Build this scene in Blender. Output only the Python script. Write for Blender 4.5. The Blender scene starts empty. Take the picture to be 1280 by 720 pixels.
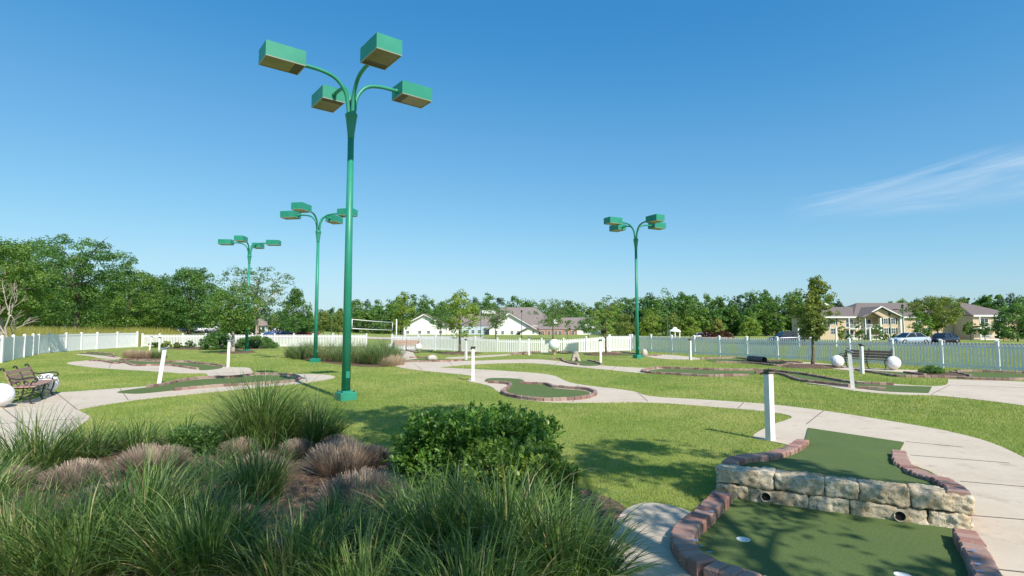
import bpy, math, random
import numpy as np
from mathutils import Vector, Matrix, noise as mnoise

SC = bpy.context.scene
COL = SC.collection
PI = math.pi
# ------------------------------------------------------------------ camera geometry
F = 700.0                      # focal length in photo pixels (1280 wide)
EYE = 1.85
TH = math.atan(48.0 / F)
CT, ST = math.cos(TH), math.sin(TH)

def ray(px, py):
    v = 360.0 - py
    return (px - 640.0, F * CT - v * ST, F * ST + v * CT)

def G(px, py, z=0.0):          # ground point (height z) seen at a photo pixel
    dx, dy, dz = ray(px, py)
    t = (z - EYE) / dz
    return Vector((dx * t, dy * t, z))

def P(px, py, Y):              # point at distance Y seen at a photo pixel
    dx, dy, dz = ray(px, py)
    t = Y / dy
    return Vector((dx * t, Y, EYE + dz * t))

def sst(a, b, x):
    t = min(1.0, max(0.0, (x - a) / (b - a)))
    return t * t * (3 - 2 * t)

def terrain(x, y):
    yy = max(y, 1.0)
    fac = sst(-0.40, -0.18, x / yy)
    z = -1.45 * min(1.0, max(0.0, (y - 42) / 100.0)) * fac
    # low bank beyond the far left corner
    bx = sst(-36.0, -40.5, x)
    by = sst(30, 50, y) * (1 - sst(95, 130, y))
    z += 0.75 * bx * by * sst(-0.42, -0.55, x / yy)
    return z

# ------------------------------------------------------------------ object helpers
def tag(o, label=None, cat=None, group=None, kind=None):
    if label: o['label'] = label
    if cat: o['category'] = cat
    if group: o['group'] = group
    if kind: o['kind'] = kind
    return o

def empty(name, loc=(0, 0, 0), rz=0.0, label=None, cat=None, group=None):
    o = bpy.data.objects.new(name, None)
    o.empty_display_size = 0.2
    COL.objects.link(o)
    o.location = loc
    o.rotation_euler = (0, 0, rz)
    return tag(o, label, cat, group)

KIDS = {}
def link(name, me, mats, parent=None, world=False):
    if not isinstance(mats, (list, tuple)): mats = [mats]
    for m in mats: me.materials.append(m)
    o = bpy.data.objects.new(name, me)
    COL.objects.link(o)
    if parent is not None:
        o.parent = parent
        KIDS.setdefault(parent.name, []).append(o)
        if world:
            p = parent; off = Vector((0, 0, 0))
            while p is not None:
                off += Vector(p.location); p = p.parent
            me.transform(Matrix.Translation(-off))
    return o

def copy_tree(o, parent=None):
    c = o.copy(); COL.objects.link(c)
    c.parent = parent
    if parent is not None: KIDS.setdefault(parent.name, []).append(c)
    for ch in list(KIDS.get(o.name, [])): copy_tree(ch, c)
    return c

class MB:
    """collects polygons for ONE mesh object"""
    def __init__(s):
        s.v = []; s.f = []; s.m = []; s.r = []; s.sm = []
    def add(s, verts, faces, mi=0, rnd=0.5, smooth=False, M=None):
        b = len(s.v)
        if M is not None: verts = [M @ Vector(q) for q in verts]
        s.v += [tuple(q) for q in verts]
        s.r += [rnd] * len(verts)
        for f in faces:
            s.f.append([b + i for i in f]); s.m.append(mi); s.sm.append(smooth)
        return s
    def box(s, c, d, mi=0, rz=0.0, M=None, rnd=0.5, ch=0.0):
        x, y, z = d[0] / 2, d[1] / 2, d[2] / 2
        T = Matrix.Translation(c) @ Matrix.Rotation(rz, 4, 'Z')
        if M is not None: T = M @ T
        if ch <= 0:
            vs = [(-x, -y, -z), (x, -y, -z), (x, y, -z), (-x, y, -z), (-x, -y, z), (x, -y, z), (x, y, z), (-x, y, z)]
            fs = [(0, 3, 2, 1), (4, 5, 6, 7), (0, 1, 5, 4), (1, 2, 6, 5), (2, 3, 7, 6), (3, 0, 4, 7)]
        else:
            c_ = min(ch, x * .9, y * .9, z * .9)
            vs = [(-x, -y, -z), (x, -y, -z), (x, y, -z), (-x, y, -z),
                  (-x, -y, z - c_), (x, -y, z - c_), (x, y, z - c_), (-x, y, z - c_),
                  (-x + c_, -y + c_, z), (x - c_, -y + c_, z), (x - c_, y - c_, z), (-x + c_, y - c_, z)]
            fs = [(0, 3, 2, 1), (8, 9, 10, 11)]
            for k in range(4):
                j = (k + 1) % 4
                fs += [(k, j, 4 + j, 4 + k), (4 + k, 4 + j, 8 + j, 8 + k)]
        return s.add(vs, fs, mi, rnd, False, T)
    def tube(s, pts, radii, n=10, mi=0, cap=True, smooth=True, M=None, rnd=0.5):
        pts = [Vector(p) for p in pts]
        if not isinstance(radii, (list, tuple)): radii = [radii] * len(pts)
        vs = []; fs = []
        u = None
        for i, p in enumerate(pts):
            a = pts[max(0, i - 1)]; b = pts[min(len(pts) - 1, i + 1)]
            d = (b - a).normalized()
            if u is None:
                u = d.orthogonal().normalized()
            else:
                u = (u - d * u.dot(d))
                u = u.normalized() if u.length > 1e-6 else d.orthogonal().normalized()
            w = d.cross(u)
            for k in range(n):
                t = 2 * PI * k / n
                vs.append(p + (u * math.cos(t) + w * math.sin(t)) * radii[i])
        for i in range(len(pts) - 1):
            for k in range(n):
                j = (k + 1) % n
                fs.append((i * n + k, i * n + j, (i + 1) * n + j, (i + 1) * n + k))
        s.add(vs, fs, mi, rnd, smooth, M)
        if cap:
            b = len(s.v) - len(vs)
            s.f.append([b + k for k in reversed(range(n))]); s.m.append(mi); s.sm.append(False)
            e = b + (len(pts) - 1) * n
            s.f.append([e + k for k in range(n)]); s.m.append(mi); s.sm.append(False)
        return s
    def lathe(s, prof, n=20, mi=0, smooth=True, M=None, rot=0.0):
        vs = []; fs = []
        for (r, z) in prof:
            for k in range(n):
                t = 2 * PI * k / n + rot
                vs.append((r * math.cos(t), r * math.sin(t), z))
        for i in range(len(prof) - 1):
            for k in range(n):
                j = (k + 1) % n
                fs.append((i * n + k, i * n + j, (i + 1) * n + j, (i + 1) * n + k))
        fs.append(tuple(reversed(range(n))))
        fs.append(tuple((len(prof) - 1) * n + k for k in range(n)))
        return s.add(vs, fs, mi, 0.5, smooth, M)
    def prism(s, poly, z0, z1, mi=0, M=None):
        n = len(poly)
        area = sum(poly[i][0] * poly[(i + 1) % n][1] - poly[(i + 1) % n][0] * poly[i][1] for i in range(n))
        if area < 0: poly = list(reversed(poly))
        vs = [(p[0], p[1], z0) for p in poly] + [(p[0], p[1], z1) for p in poly]
        fs = [tuple(range(n, 2 * n)), tuple(reversed(range(n)))]
        for k in range(n):
            j = (k + 1) % n
            fs.append((k, j, n + j, n + k))
        return s.add(vs, fs, mi, 0.5, False, M)
    def build(s, name, mats, parent=None, world=False):
        me = bpy.data.meshes.new(name)
        me.from_pydata(s.v, [], s.f)
        me.polygons.foreach_set('material_index', s.m)
        me.polygons.foreach_set('use_smooth', s.sm)
        a = me.attributes.new('rand', 'FLOAT', 'POINT')
        a.data.foreach_set('value', s.r)
        me.update()
        return link(name, me, mats, parent, world)

def np_mesh(name, verts, quads, rnd=None, smooth=False):
    me = bpy.data.meshes.new(name)
    nv, nf = len(verts), len(quads)
    k = quads.shape[1]
    me.vertices.add(nv); me.loops.add(nf * k); me.polygons.add(nf)
    me.vertices.foreach_set('co', np.ascontiguousarray(verts, dtype=np.float32).ravel())
    me.loops.foreach_set('vertex_index', np.ascontiguousarray(quads, dtype=np.int32).ravel())
    me.polygons.foreach_set('loop_start', np.arange(0, nf * k, k, dtype=np.int32))
    me.polygons.foreach_set('loop_total', np.full(nf, k, dtype=np.int32))
    if smooth: me.polygons.foreach_set('use_smooth', np.ones(nf, dtype=bool))
    if rnd is not None:
        a = me.attributes.new('rand', 'FLOAT', 'POINT')
        a.data.foreach_set('value', np.ascontiguousarray(rnd, dtype=np.float32))
    me.update(calc_edges=True)
    return me

def chaikin(pts, n=2, closed=True):
    pts = [Vector(p) for p in pts]
    for _ in range(n):
        out = []
        m = len(pts)
        if not closed: out.append(pts[0])
        for i in range(m if closed else m - 1):
            a, b = pts[i], pts[(i + 1) % m]
            out.append(a.lerp(b, 0.25)); out.append(a.lerp(b, 0.75))
        if not closed: out.append(pts[-1])
        pts = out
    return pts

def spline(pts, per=8):
    pts = [Vector(p) for p in pts]
    out = []
    for i in range(len(pts) - 1):
        p0 = pts[max(0, i - 1)]; p1 = pts[i]; p2 = pts[i + 1]; p3 = pts[min(len(pts) - 1, i + 2)]
        for k in range(per):
            t = k / per
            out.append(0.5 * ((2 * p1) + (p2 - p0) * t + (2 * p0 - 5 * p1 + 4 * p2 - p3) * t * t + (3 * p1 - p0 - 3 * p2 + p3) * t ** 3))
    out.append(pts[-1])
    return out

# ------------------------------------------------------------------ materials
def new_mat(name):
    m = bpy.data.materials.new(name); m.use_nodes = True
    nt = m.node_tree
    return m, nt, nt.nodes, nt.links, nt.nodes['Principled BSDF']

def ramp(N, cols):
    r = N.new('ShaderNodeValToRGB')
    el = r.color_ramp.elements
    while len(el) < len(cols): el.new(0.5)
    for e, (p, c) in zip(el, cols):
        e.position = p; e.color = (c[0], c[1], c[2], 1)
    return r

def mat(name, c1, c2=None, scale=6.0, rough=0.6, bump=0.0, bscale=None, metal=0.0, spec=0.4, detail=6.0, lo=0.35, hi=0.65, coat=0.0):
    m, nt, N, L, b = new_mat(name)
    b.inputs['Roughness'].default_value = rough
    b.inputs['Metallic'].default_value = metal
    b.inputs['Specular IOR Level'].default_value = spec
    b.inputs['Coat Weight'].default_value = coat
    b.inputs['Base Color'].default_value = (*c1, 1)
    tc = N.new('ShaderNodeTexCoord')
    if c2 is not None:
        nz = N.new('ShaderNodeTexNoise'); nz.inputs['Scale'].default_value = scale; nz.inputs['Detail'].default_value = detail
        L.new(tc.outputs['Object'], nz.inputs['Vector'])
        r = ramp(N, [(lo, c1), (hi, c2)])
        L.new(nz.outputs['Fac'], r.inputs['Fac']); L.new(r.outputs['Color'], b.inputs['Base Color'])
    if bump > 0:
        nb = N.new('ShaderNodeTexNoise'); nb.inputs['Scale'].default_value = bscale or scale * 3; nb.inputs['Detail'].default_value = 8
        L.new(tc.outputs['Object'], nb.inputs['Vector'])
        bm = N.new('ShaderNodeBump'); bm.inputs['Strength'].default_value = bump; bm.inputs['Distance'].default_value = 0.02
        L.new(nb.outputs['Fac'], bm.inputs['Height']); L.new(bm.outputs['Normal'], b.inputs['Normal'])
    return m

def leaf_mat(name, ca, cb, cc=None, rough=0.5, trans=0.42, tint=(1.5, 1.5, 0.6), straw=None):
    m, nt, N, L, b = new_mat(name)
    at = N.new('ShaderNodeAttribute'); at.attribute_name = 'rand'
    cols = [(0.0, ca), (1.0, cb)] if cc is None else [(0.0, ca), (0.55, cb), (1.0, cc)]
    if straw: cols = [(0.0, ca), (0.55, cb), (0.86, cc), (0.93, straw)]
    r = ramp(N, cols)
    L.new(at.outputs['Fac'], r.inputs['Fac'])
    L.new(r.outputs['Color'], b.inputs['Base Color'])
    b.inputs['Roughness'].default_value = rough
    b.inputs['Specular IOR Level'].default_value = 0.35
    t = N.new('ShaderNodeBsdfTranslucent')
    mx = N.new('ShaderNodeMix'); mx.data_type = 'RGBA'; mx.blend_type = 'MULTIPLY'; mx.inputs[0].default_value = 1.0
    L.new(r.outputs['Color'], mx.inputs[6]); mx.inputs[7].default_value = (*tint, 1)
    L.new(mx.outputs[2], t.inputs['Color'])
    ms = N.new('ShaderNodeMixShader'); ms.inputs[0].default_value = trans
    out = N['Material Output']
    L.new(b.outputs[0], ms.inputs[1]); L.new(t.outputs[0], ms.inputs[2]); L.new(ms.outputs[0], out.inputs['Surface'])
    return m

def rand_mat(name, cols, rough=0.8, nscale=30.0, bump=0.3, namt=0.25):
    """colour by the 'rand' attribute (one value per brick, stone ...) plus fine mottling"""
    m, nt, N, L, b = new_mat(name)
    at = N.new('ShaderNodeAttribute'); at.attribute_name = 'rand'
    tc = N.new('ShaderNodeTexCoord')
    nz = N.new('ShaderNodeTexNoise'); nz.inputs['Scale'].default_value = nscale; nz.inputs['Detail'].default_value = 8
    L.new(tc.outputs['Object'], nz.inputs['Vector'])
    ma = N.new('ShaderNodeMath'); ma.operation = 'MULTIPLY_ADD'
    L.new(nz.outputs['Fac'], ma.inputs[0]); ma.inputs[1].default_value = namt * 2; 
    sb = N.new('ShaderNodeMath'); sb.operation = 'SUBTRACT'; L.new(at.outputs['Fac'], sb.inputs[0]); sb.inputs[1].default_value = namt
    L.new(sb.outputs[0], ma.inputs[2])
    n = len(cols)
    r = ramp(N, [(i / (n - 1), c) for i, c in enumerate(cols)])
    L.new(ma.outputs[0], r.inputs['Fac']); L.new(r.outputs['Color'], b.inputs['Base Color'])
    b.inputs['Roughness'].default_value = rough
    b.inputs['Specular IOR Level'].default_value = 0.25
    if bump:
        bm = N.new('ShaderNodeBump'); bm.inputs['Strength'].default_value = bump; bm.inputs['Distance'].default_value = 0.01
        L.new(nz.outputs['Fac'], bm.inputs['Height']); L.new(bm.outputs['Normal'], b.inputs['Normal'])
    return m

def ground_mat(name, layers, bump=0.4, bscale=60.0, rough=0.9):
    """layers: list of (scale, lo, hi, colour); the first is the base colour"""
    m, nt, N, L, b = new_mat(name)
    geo = N.new('ShaderNodeNewGeometry')
    prev = None
    for i, (sc, lo, hi, c) in enumerate(layers):
        if prev is None:
            rgb = N.new('ShaderNodeRGB'); rgb.outputs[0].default_value = (*c, 1); prev = rgb.outputs[0]; continue
        nz = N.new('ShaderNodeTexNoise'); nz.inputs['Scale'].default_value = sc; nz.inputs['Detail'].default_value = 7; nz.inputs['Roughness'].default_value = 0.6
        L.new(geo.outputs['Position'], nz.inputs['Vector'])
        r = ramp(N, [(lo, (0, 0, 0)), (hi, (1, 1, 1))]); L.new(nz.outputs['Fac'], r.inputs['Fac'])
        mx = N.new('ShaderNodeMix'); mx.data_type = 'RGBA'
        L.new(r.outputs['Color'], mx.inputs[0]); L.new(prev, mx.inputs[6]); mx.inputs[7].default_value = (*c, 1)
        prev = mx.outputs[2]
    L.new(prev, b.inputs['Base Color'])
    b.inputs['Roughness'].default_value = rough; b.inputs['Specular IOR Level'].default_value = 0.2
    if bump:
        nb = N.new('ShaderNodeTexNoise'); nb.inputs['Scale'].default_value = bscale; nb.inputs['Detail'].default_value = 6
        L.new(geo.outputs['Position'], nb.inputs['Vector'])
        bm = N.new('ShaderNodeBump'); bm.inputs['Strength'].default_value = bump; bm.inputs['Distance'].default_value = 0.03
        L.new(nb.outputs['Fac'], bm.inputs['Height']); L.new(bm.outputs['Normal'], b.inputs['Normal'])
    return m

M = {}
M['lawn'] = ground_mat('lawn turf', [(1, 0, 1, (.215, .285, .060)), (0.35, .42, .60, (.33, .335, .10)), (0.12, .5, .7, (.20, .27, .055)), (1.6, .5, .75, (.150, .225, .048)), (9.0, .45, .75, (.27, .31, .085)), (60.0, .5, .8, (.11, .155, .035))], bump=.7, bscale=45)
M['concrete'] = ground_mat('pale concrete', [(1, 0, 1, (.58, .50, .40)), (0.8, .42, .66, (.52, .43, .335)), (5.0, .5, .8, (.63, .525, .42)), (60.0, .45, .8, (.52, .43, .335)), (2.2, .58, .72, (.41, .34, .265)), (11.0, .60, .70, (.47, .39, .305))], bump=.15, bscale=120, rough=.85)
M['joint'] = mat('concrete joint', (.13, .115, .10), rough=.95)
M['mulch'] = ground_mat('bark mulch', [(1, 0, 1, (.13, .080, .052)), (14.0, .45, .6, (.24, .155, .105)), (45.0, .5, .62, (.06, .038, .026)), (3.0, .5, .7, (.20, .14, .10))], bump=1.0, bscale=55)
M['green'] = ground_mat('putting turf', [(1, 0, 1, (.105, .155, .045)), (1.1, .4, .7, (.130, .180, .056)), (42.0, .4, .66, (.072, .118, .034)), (130.0, .48, .66, (.165, .215, .080)), (3.5, .55, .75, (.12, .16, .06))], bump=.5, bscale=260)
M['asphalt'] = mat('asphalt', (.06, .06, .06), (.09, .088, .085), scale=3, rough=.9)
M['brick'] = rand_mat('tumbled brick paver', [(.20, .10, .085), (.33, .18, .145), (.41, .26, .21), (.30, .20, .175)], nscale=45, bump=.6)
M['edgebrick'] = rand_mat('weathered edging brick', [(.17, .10, .085), (.28, .17, .14), (.38, .27, .22), (.22, .16, .14)], nscale=30, bump=.5)
M['white'] = mat('white vinyl', (.80, .80, .79), (.74, .74, .73), scale=3, rough=.4)
M['whitewood'] = mat('white painted wood', (.80, .79, .77), (.70, .68, .64), scale=7, rough=.55, bump=.1)
M['lampgreen'] = mat('green enamel', (.013, .215, .135), (.035, .285, .195), scale=1.6, rough=.42, spec=.45, lo=.3, hi=.75, bump=.04, bscale=30)
M['lens'] = mat('lamp lens', (.17, .155, .09), (.23, .20, .12), scale=2.5, rough=.25)
M['lensdark'] = mat('lamp inner', (.05, .045, .03), rough=.4)
M['lensframe'] = mat('lamp rim', (.27, .29, .24), rough=.4)
M['iron'] = mat('black cast iron', (.018, .018, .019), (.03, .03, .03), scale=20, rough=.45)
M['benchwood'] = mat('brown bench slats', (.31, .185, .13), (.40, .255, .185), scale=9, rough=.6, bump=.15)
M['benchwood_dark'] = mat('dark bench slats', (.10, .065, .055), (.14, .09, .075), scale=9, rough=.6)
M['plate'] = mat('steel sign plate', (.20, .25, .33), (.28, .33, .40), scale=5, rough=.35, metal=.3)
M['plate_brown'] = mat('weathered sign plate', (.10, .085, .075), (.16, .135, .12), scale=18, rough=.6)
M['rock'] = mat('pale rock', (.55, .50, .43), (.40, .35, .29), scale=4, rough=.9, bump=.6, bscale=9)
M['pipe'] = mat('corrugated pipe', (.13, .10, .09), (.18, .14, .125), scale=9, rough=.6)
M['cup'] = mat('white cup rim', (.80, .78, .74), rough=.4)
M['darkhole'] = mat('dark hole', (.012, .011, .010), rough=.9)
M['bluechalk'] = mat('blue paint mark', (.16, .30, .55), (.26, .38, .58), scale=40, rough=.8)

# ball with dimples
m, nt, N, L, b = new_mat('dimpled white paint')
b.inputs['Base Color'].default_value = (.80, .80, .79, 1); b.inputs['Roughness'].default_value = .45
tc = N.new('ShaderNodeTexCoord'); vo = N.new('ShaderNodeTexVoronoi'); vo.inputs['Scale'].default_value = 15
L.new(tc.outputs['Object'], vo.inputs['Vector'])
r = ramp(N, [(0.0, (0, 0, 0)), (0.45, (1, 1, 1))]); L.new(vo.outputs['Distance'], r.inputs['Fac'])
bm = N.new('ShaderNodeBump'); bm.inputs['Strength'].default_value = .7; bm.inputs['Distance'].default_value = .02
L.new(r.outputs['Color'], bm.inputs['Height']); L.new(bm.outputs['Normal'], b.inputs['Normal'])
M['ball'] = m

# limestone for the retaining wall
m, nt, N, L, b = new_mat('rough limestone')
tc = N.new('ShaderNodeTexCoord')
n1 = N.new('ShaderNodeTexNoise'); n1.inputs['Scale'].default_value = 5; n1.inputs['Detail'].default_value = 8; n1.inputs['Roughness'].default_value = .65
n2 = N.new('ShaderNodeTexNoise'); n2.inputs['Scale'].default_value = 52; n2.inputs['Detail'].default_value = 5; n2.inputs['Roughness'].default_value = .7
n3 = N.new('ShaderNodeTexNoise'); n3.inputs['Scale'].default_value = 2.2; n3.inputs['Detail'].default_value = 3
for n_ in (n1, n2, n3): L.new(tc.outputs['Object'], n_.inputs['Vector'])
r1 = ramp(N, [(.35, (.74, .66, .53)), (.52, (.64, .53, .38)), (.68, (.48, .35, .21))]); L.new(n1.outputs['Fac'], r1.inputs['Fac'])
r2 = ramp(N, [(.34, (.14, .12, .09)), (.43, (.80, .77, .72)), (.50, (1, 1, 1))]); L.new(n2.outputs['Fac'], r2.inputs['Fac'])
mx = N.new('ShaderNodeMix'); mx.data_type = 'RGBA'; mx.blend_type = 'MULTIPLY'; mx.inputs[0].default_value = .85
L.new(r1.outputs['Color'], mx.inputs[6]); L.new(r2.outputs['Color'], mx.inputs[7])
r3 = ramp(N, [(.42, (1, 1, 1)), (.64, (.76, .76, .74))]); L.new(n3.outputs['Fac'], r3.inputs['Fac'])
mx2 = N.new('ShaderNodeMix'); mx2.data_type = 'RGBA'; mx2.blend_type = 'MULTIPLY'; mx2.inputs[0].default_value = 1
L.new(mx.outputs[2], mx2.inputs[6]); L.new(r3.outputs['Color'], mx2.inputs[7])
L.new(mx2.outputs[2], b.inputs['Base Color']); b.inputs['Roughness'].default_value = .9; b.inputs['Specular IOR Level'].default_value = .2
bm = N.new('ShaderNodeBump'); bm.inputs['Strength'].default_value = .9; bm.inputs['Distance'].default_value = .015
L.new(n2.outputs['Fac'], bm.inputs['Height']); L.new(bm.outputs['Normal'], b.inputs['Normal'])
M['lime'] = m

# vegetation
M['blade_lawn'] = leaf_mat('lawn blade', (0.176, 0.270, 0.050), (0.308, 0.385, 0.079), (0.484, 0.462, 0.165), trans=.35, tint=(1.15, 1.2, .6))
M['blade'] = leaf_mat('fountain grass blade', (0.057, 0.118, 0.035), (0.132, 0.218, 0.054), (0.295, 0.366, 0.118), rough=.42, trans=.3, straw=(.42, .33, .18))
M['blade_light'] = leaf_mat('light grass blade', (0.099, 0.187, 0.055), (0.209, 0.308, 0.088), (0.462, 0.418, 0.209), rough=.5, trans=.3)
M['blade_bed'] = leaf_mat('bed grass blade', (0.090, 0.180, 0.066), (0.192, 0.282, 0.114), (0.528, 0.420, 0.240), rough=.55, trans=.3)
M['straw'] = leaf_mat('cut dry stems', (0.165, 0.127, 0.110), (0.385, 0.297, 0.231), (0.660, 0.528, 0.385), rough=.8, trans=.1, tint=(1, 1, 1))
M['meadow'] = leaf_mat('meadow grass', (.19, .22, .05), (.36, .34, .085), (.46, .41, .14), rough=.7, trans=.3)
M['leaf_a'] = leaf_mat('mid green leaf', (0.059, 0.141, 0.030), (0.141, 0.252, 0.054), (0.234, 0.333, 0.076))
M['leaf_b'] = leaf_mat('dark green leaf', (0.051, 0.131, 0.039), (0.113, 0.230, 0.062), (0.186, 0.304, 0.082))
M['leaf_c'] = leaf_mat('yellow green leaf', (0.119, 0.206, 0.035), (0.244, 0.338, 0.062), (0.362, 0.425, 0.100))
M['leaf_d'] = leaf_mat('grey green leaf', (0.088, 0.162, 0.068), (0.169, 0.257, 0.108), (0.270, 0.351, 0.169))
M['leaf_pine'] = leaf_mat('pine needle', (0.036, 0.081, 0.044), (0.068, 0.130, 0.065), (0.111, 0.182, 0.085), trans=.15)
M['leaf_gold'] = leaf_mat('golden clipped leaf', (.20, .22, .06), (.32, .34, .10), (.42, .43, .15))
M['leaf_olive'] = leaf_mat('olive leaf', (0.101, 0.169, 0.035), (0.196, 0.257, 0.062), (0.304, 0.317, 0.095))
M['leaf_red'] = leaf_mat('maroon leaf', (.045, .012, .012), (.085, .025, .020), (.13, .05, .03), tint=(1.3, .7, .6))
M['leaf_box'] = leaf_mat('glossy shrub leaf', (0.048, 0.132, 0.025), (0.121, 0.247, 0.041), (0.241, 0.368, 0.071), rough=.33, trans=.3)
M['leaf_box2'] = leaf_mat('pale shrub leaf', (.085, .165, .022), (.18, .28, .042), (.29, .37, .075), rough=.38, trans=.3)
M['bark'] = mat('brown bark', (.11, .085, .065), (.19, .15, .12), scale=9, rough=.9, bump=.6)
M['straw_light'] = leaf_mat('tan dry tuft', (.30, .22, .15), (.52, .40, .26), (.70, .56, .38), rough=.8, trans=.15, tint=(1, 1, 1))
M['bark_pale'] = mat('pale bark', (.34, .28, .22), (.45, .39, .32), scale=7, rough=.9, bump=.4)
M['core'] = mat('shaded twigs', (.030, .026, .016), (.05, .042, .026), scale=18, rough=.95)
# ------------------------------------------------------------------ vegetation builders
def leaf_quads(rng, C, size, up=0.6, aspect=0.55, outward=None, rnd=None):
    """diamond leaves, one per row of C"""
    n = len(C)
    nrm = rng.normal(size=(n, 3)); nrm[:, 2] += up * 1.6
    if outward is not None: nrm += outward * 1.1
    nrm /= np.linalg.norm(nrm, axis=1, keepdims=True)
    a = rng.normal(size=(n, 3)); a -= nrm * np.sum(a * nrm, axis=1, keepdims=True)
    a /= np.linalg.norm(a, axis=1, keepdims=True)
    b = np.cross(nrm, a)
    s = size * rng.uniform(.7, 1.3, size=(n, 1))
    v = np.empty((n, 4, 3))
    v[:, 0] = C - a * s * .5
    v[:, 1] = C + b * s * aspect * .5 + nrm * s * .08
    v[:, 2] = C + a * s * .5
    v[:, 3] = C - b * s * aspect * .5 + nrm * s * .08
    q = np.arange(n * 4).reshape(n, 4)
    if rnd is None: rnd = rng.uniform(0, 1, n)
    return v.reshape(-1, 3), q, np.repeat(rnd, 4)

PROFILES = {
    'round': [(0, .35), (.12, .75), (.35, 1.0), (.6, .95), (.82, .68), (.95, .36), (1, .12)],
    'cone': [(0, .75), (.12, 1.0), (.35, .86), (.6, .60), (.82, .32), (1, .05)],
    'oval': [(0, .35), (.15, .72), (.4, 1.0), (.65, .82), (.85, .5), (1, .1)],
    'vase': [(0, .15), (.2, .45), (.45, .85), (.65, 1.0), (.85, .8), (1, .3)],
    'wide': [(0, .6), (.2, .95), (.45, 1.0), (.7, .85), (.9, .55), (1, .2)],
    'wisp': [(0, .5), (.25, .7), (.5, .95), (.7, 1.0), (.88, .75), (1, .3)],
    'dome': [(0, .92), (.25, 1.0), (.5, .92), (.75, .68), (.92, .38), (1, .1)],
    'column': [(0, .7), (.3, 1.0), (.6, .8), (.85, .45), (1, .08)],
}
def prof(name, t):
    p = PROFILES[name]
    return np.interp(t, [a for a, _ in p], [r for _, r in p])

def crown_data(rng, z0, z1, R, profile, nclump, nleaf, size, clump=0.22, flat=0.7, seed=0, up=.6, ragged=.35, asp=.6, sx=1.0, lean=(0, 0)):
    Cs = []; Rn = []; Ot = []
    k = 0
    H = z1 - z0
    tries = 0
    while k < nclump and tries < nclump * 30:
        tries += 1
        t = rng.uniform(0.02, .98)
        rr = prof(profile, t)
        if rng.uniform() > rr * .85 + .15: continue
        ph = rng.uniform(0, 2 * PI)
        nz = mnoise.noise(Vector((math.cos(ph) * 1.3 + seed * 7.1, math.sin(ph) * 1.3, t * 2.6 + seed)))
        rad = R * rr * (1 + ragged * 1.6 * nz)
        u = rng.uniform(0, 1) ** .42
        x = math.cos(ph) * rad * u * sx; y = math.sin(ph) * rad * u
        z = z0 + H * t + nz * H * .06
        cr = clump * R * rng.uniform(.6, 1.25)
        m = max(3, int(nleaf * rng.uniform(.6, 1.4)))
        d = rng.normal(size=(m, 3))
        d /= np.linalg.norm(d, axis=1, keepdims=True)
        rad_ = rng.uniform(.25, 1, size=(m, 1)) ** .5
        p = d * rad_ * cr
        p[:, 2] *= flat
        p[:, 2] -= (p[:, 0] ** 2 + p[:, 1] ** 2) / max(cr, .01) * .25
        p += np.array([x + lean[0] * t, y + lean[1] * t, z])
        Cs.append(p); Ot.append(d)
        base = rng.uniform(.15, .85)
        Rn.append(np.clip(base + rng.normal(0, .16, m), 0, 1))
        k += 1
    C = np.concatenate(Cs); O = np.concatenate(Ot); Rr = np.concatenate(Rn)
    return leaf_quads(rng, C, size, up=up, aspect=asp, outward=O * .8, rnd=Rr)

def trunk_mb(rng, H, z0, z1, R, r0, nlimb=7, sides=7, lean=(0, 0), stems=1):
    mb = MB()
    top = z0 + (z1 - z0) * .78
    for s in range(stems):
        off = rng.uniform(0, 2 * PI)
        sp = 0 if stems == 1 else R * .32
        pts = []
        for i in range(7):
            t = i / 6
            pts.append(Vector((rng.normal(0, r0 * .35) * (t > 0) + lean[0] * t * .6 + math.cos(off) * sp * t, rng.normal(0, r0 * .35) * (t > 0) + lean[1] * t * .6 + math.sin(off) * sp * t, top * t)))
        pts[0].z = -.05
        rad = [r0 * 1.35 if i == 0 else r0 * (1 - .8 * (i / 6)) for i in range(7)]
        if stems > 1: rad = [q * .7 for q in rad]
        pp = spline(pts, 2)
        rr = [np.interp(i / (len(pp) - 1), np.linspace(0, 1, 7), rad) for i in range(len(pp))]
        mb.tube(pp, [float(q) for q in rr], n=sides)
        for k in range(nlimb):
            t = rng.uniform(max(.25, z0 / max(top, .1) * .85), .92)
            i = min(5, int(t * 6)); f = t * 6 - i
            p0 = pts[i].lerp(pts[i + 1], f)
            ph = k * 2.4 + rng.uniform(-.5, .5)
            L_ = R * rng.uniform(.55, .95)
            rise = rng.uniform(.3, .9) * L_
            p3 = p0 + Vector((math.cos(ph) * L_, math.sin(ph) * L_, rise))
            if p3.z > z1: p3.z = z1 - .1 * (z1 - z0)
            p1 = p0.lerp(p3, .35) + Vector((rng.normal(0, .05), rng.normal(0, .05), .12 * L_))
            p2 = p0.lerp(p3, .7) + Vector((rng.normal(0, .06), rng.normal(0, .06), .10 * L_))
            rl = r0 * (1 - .8 * t) * .75
            mb.tube([p0, p1, p2, p3], [rl, rl * .75, rl * .5, rl * .2], n=5)
    return mb

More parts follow.
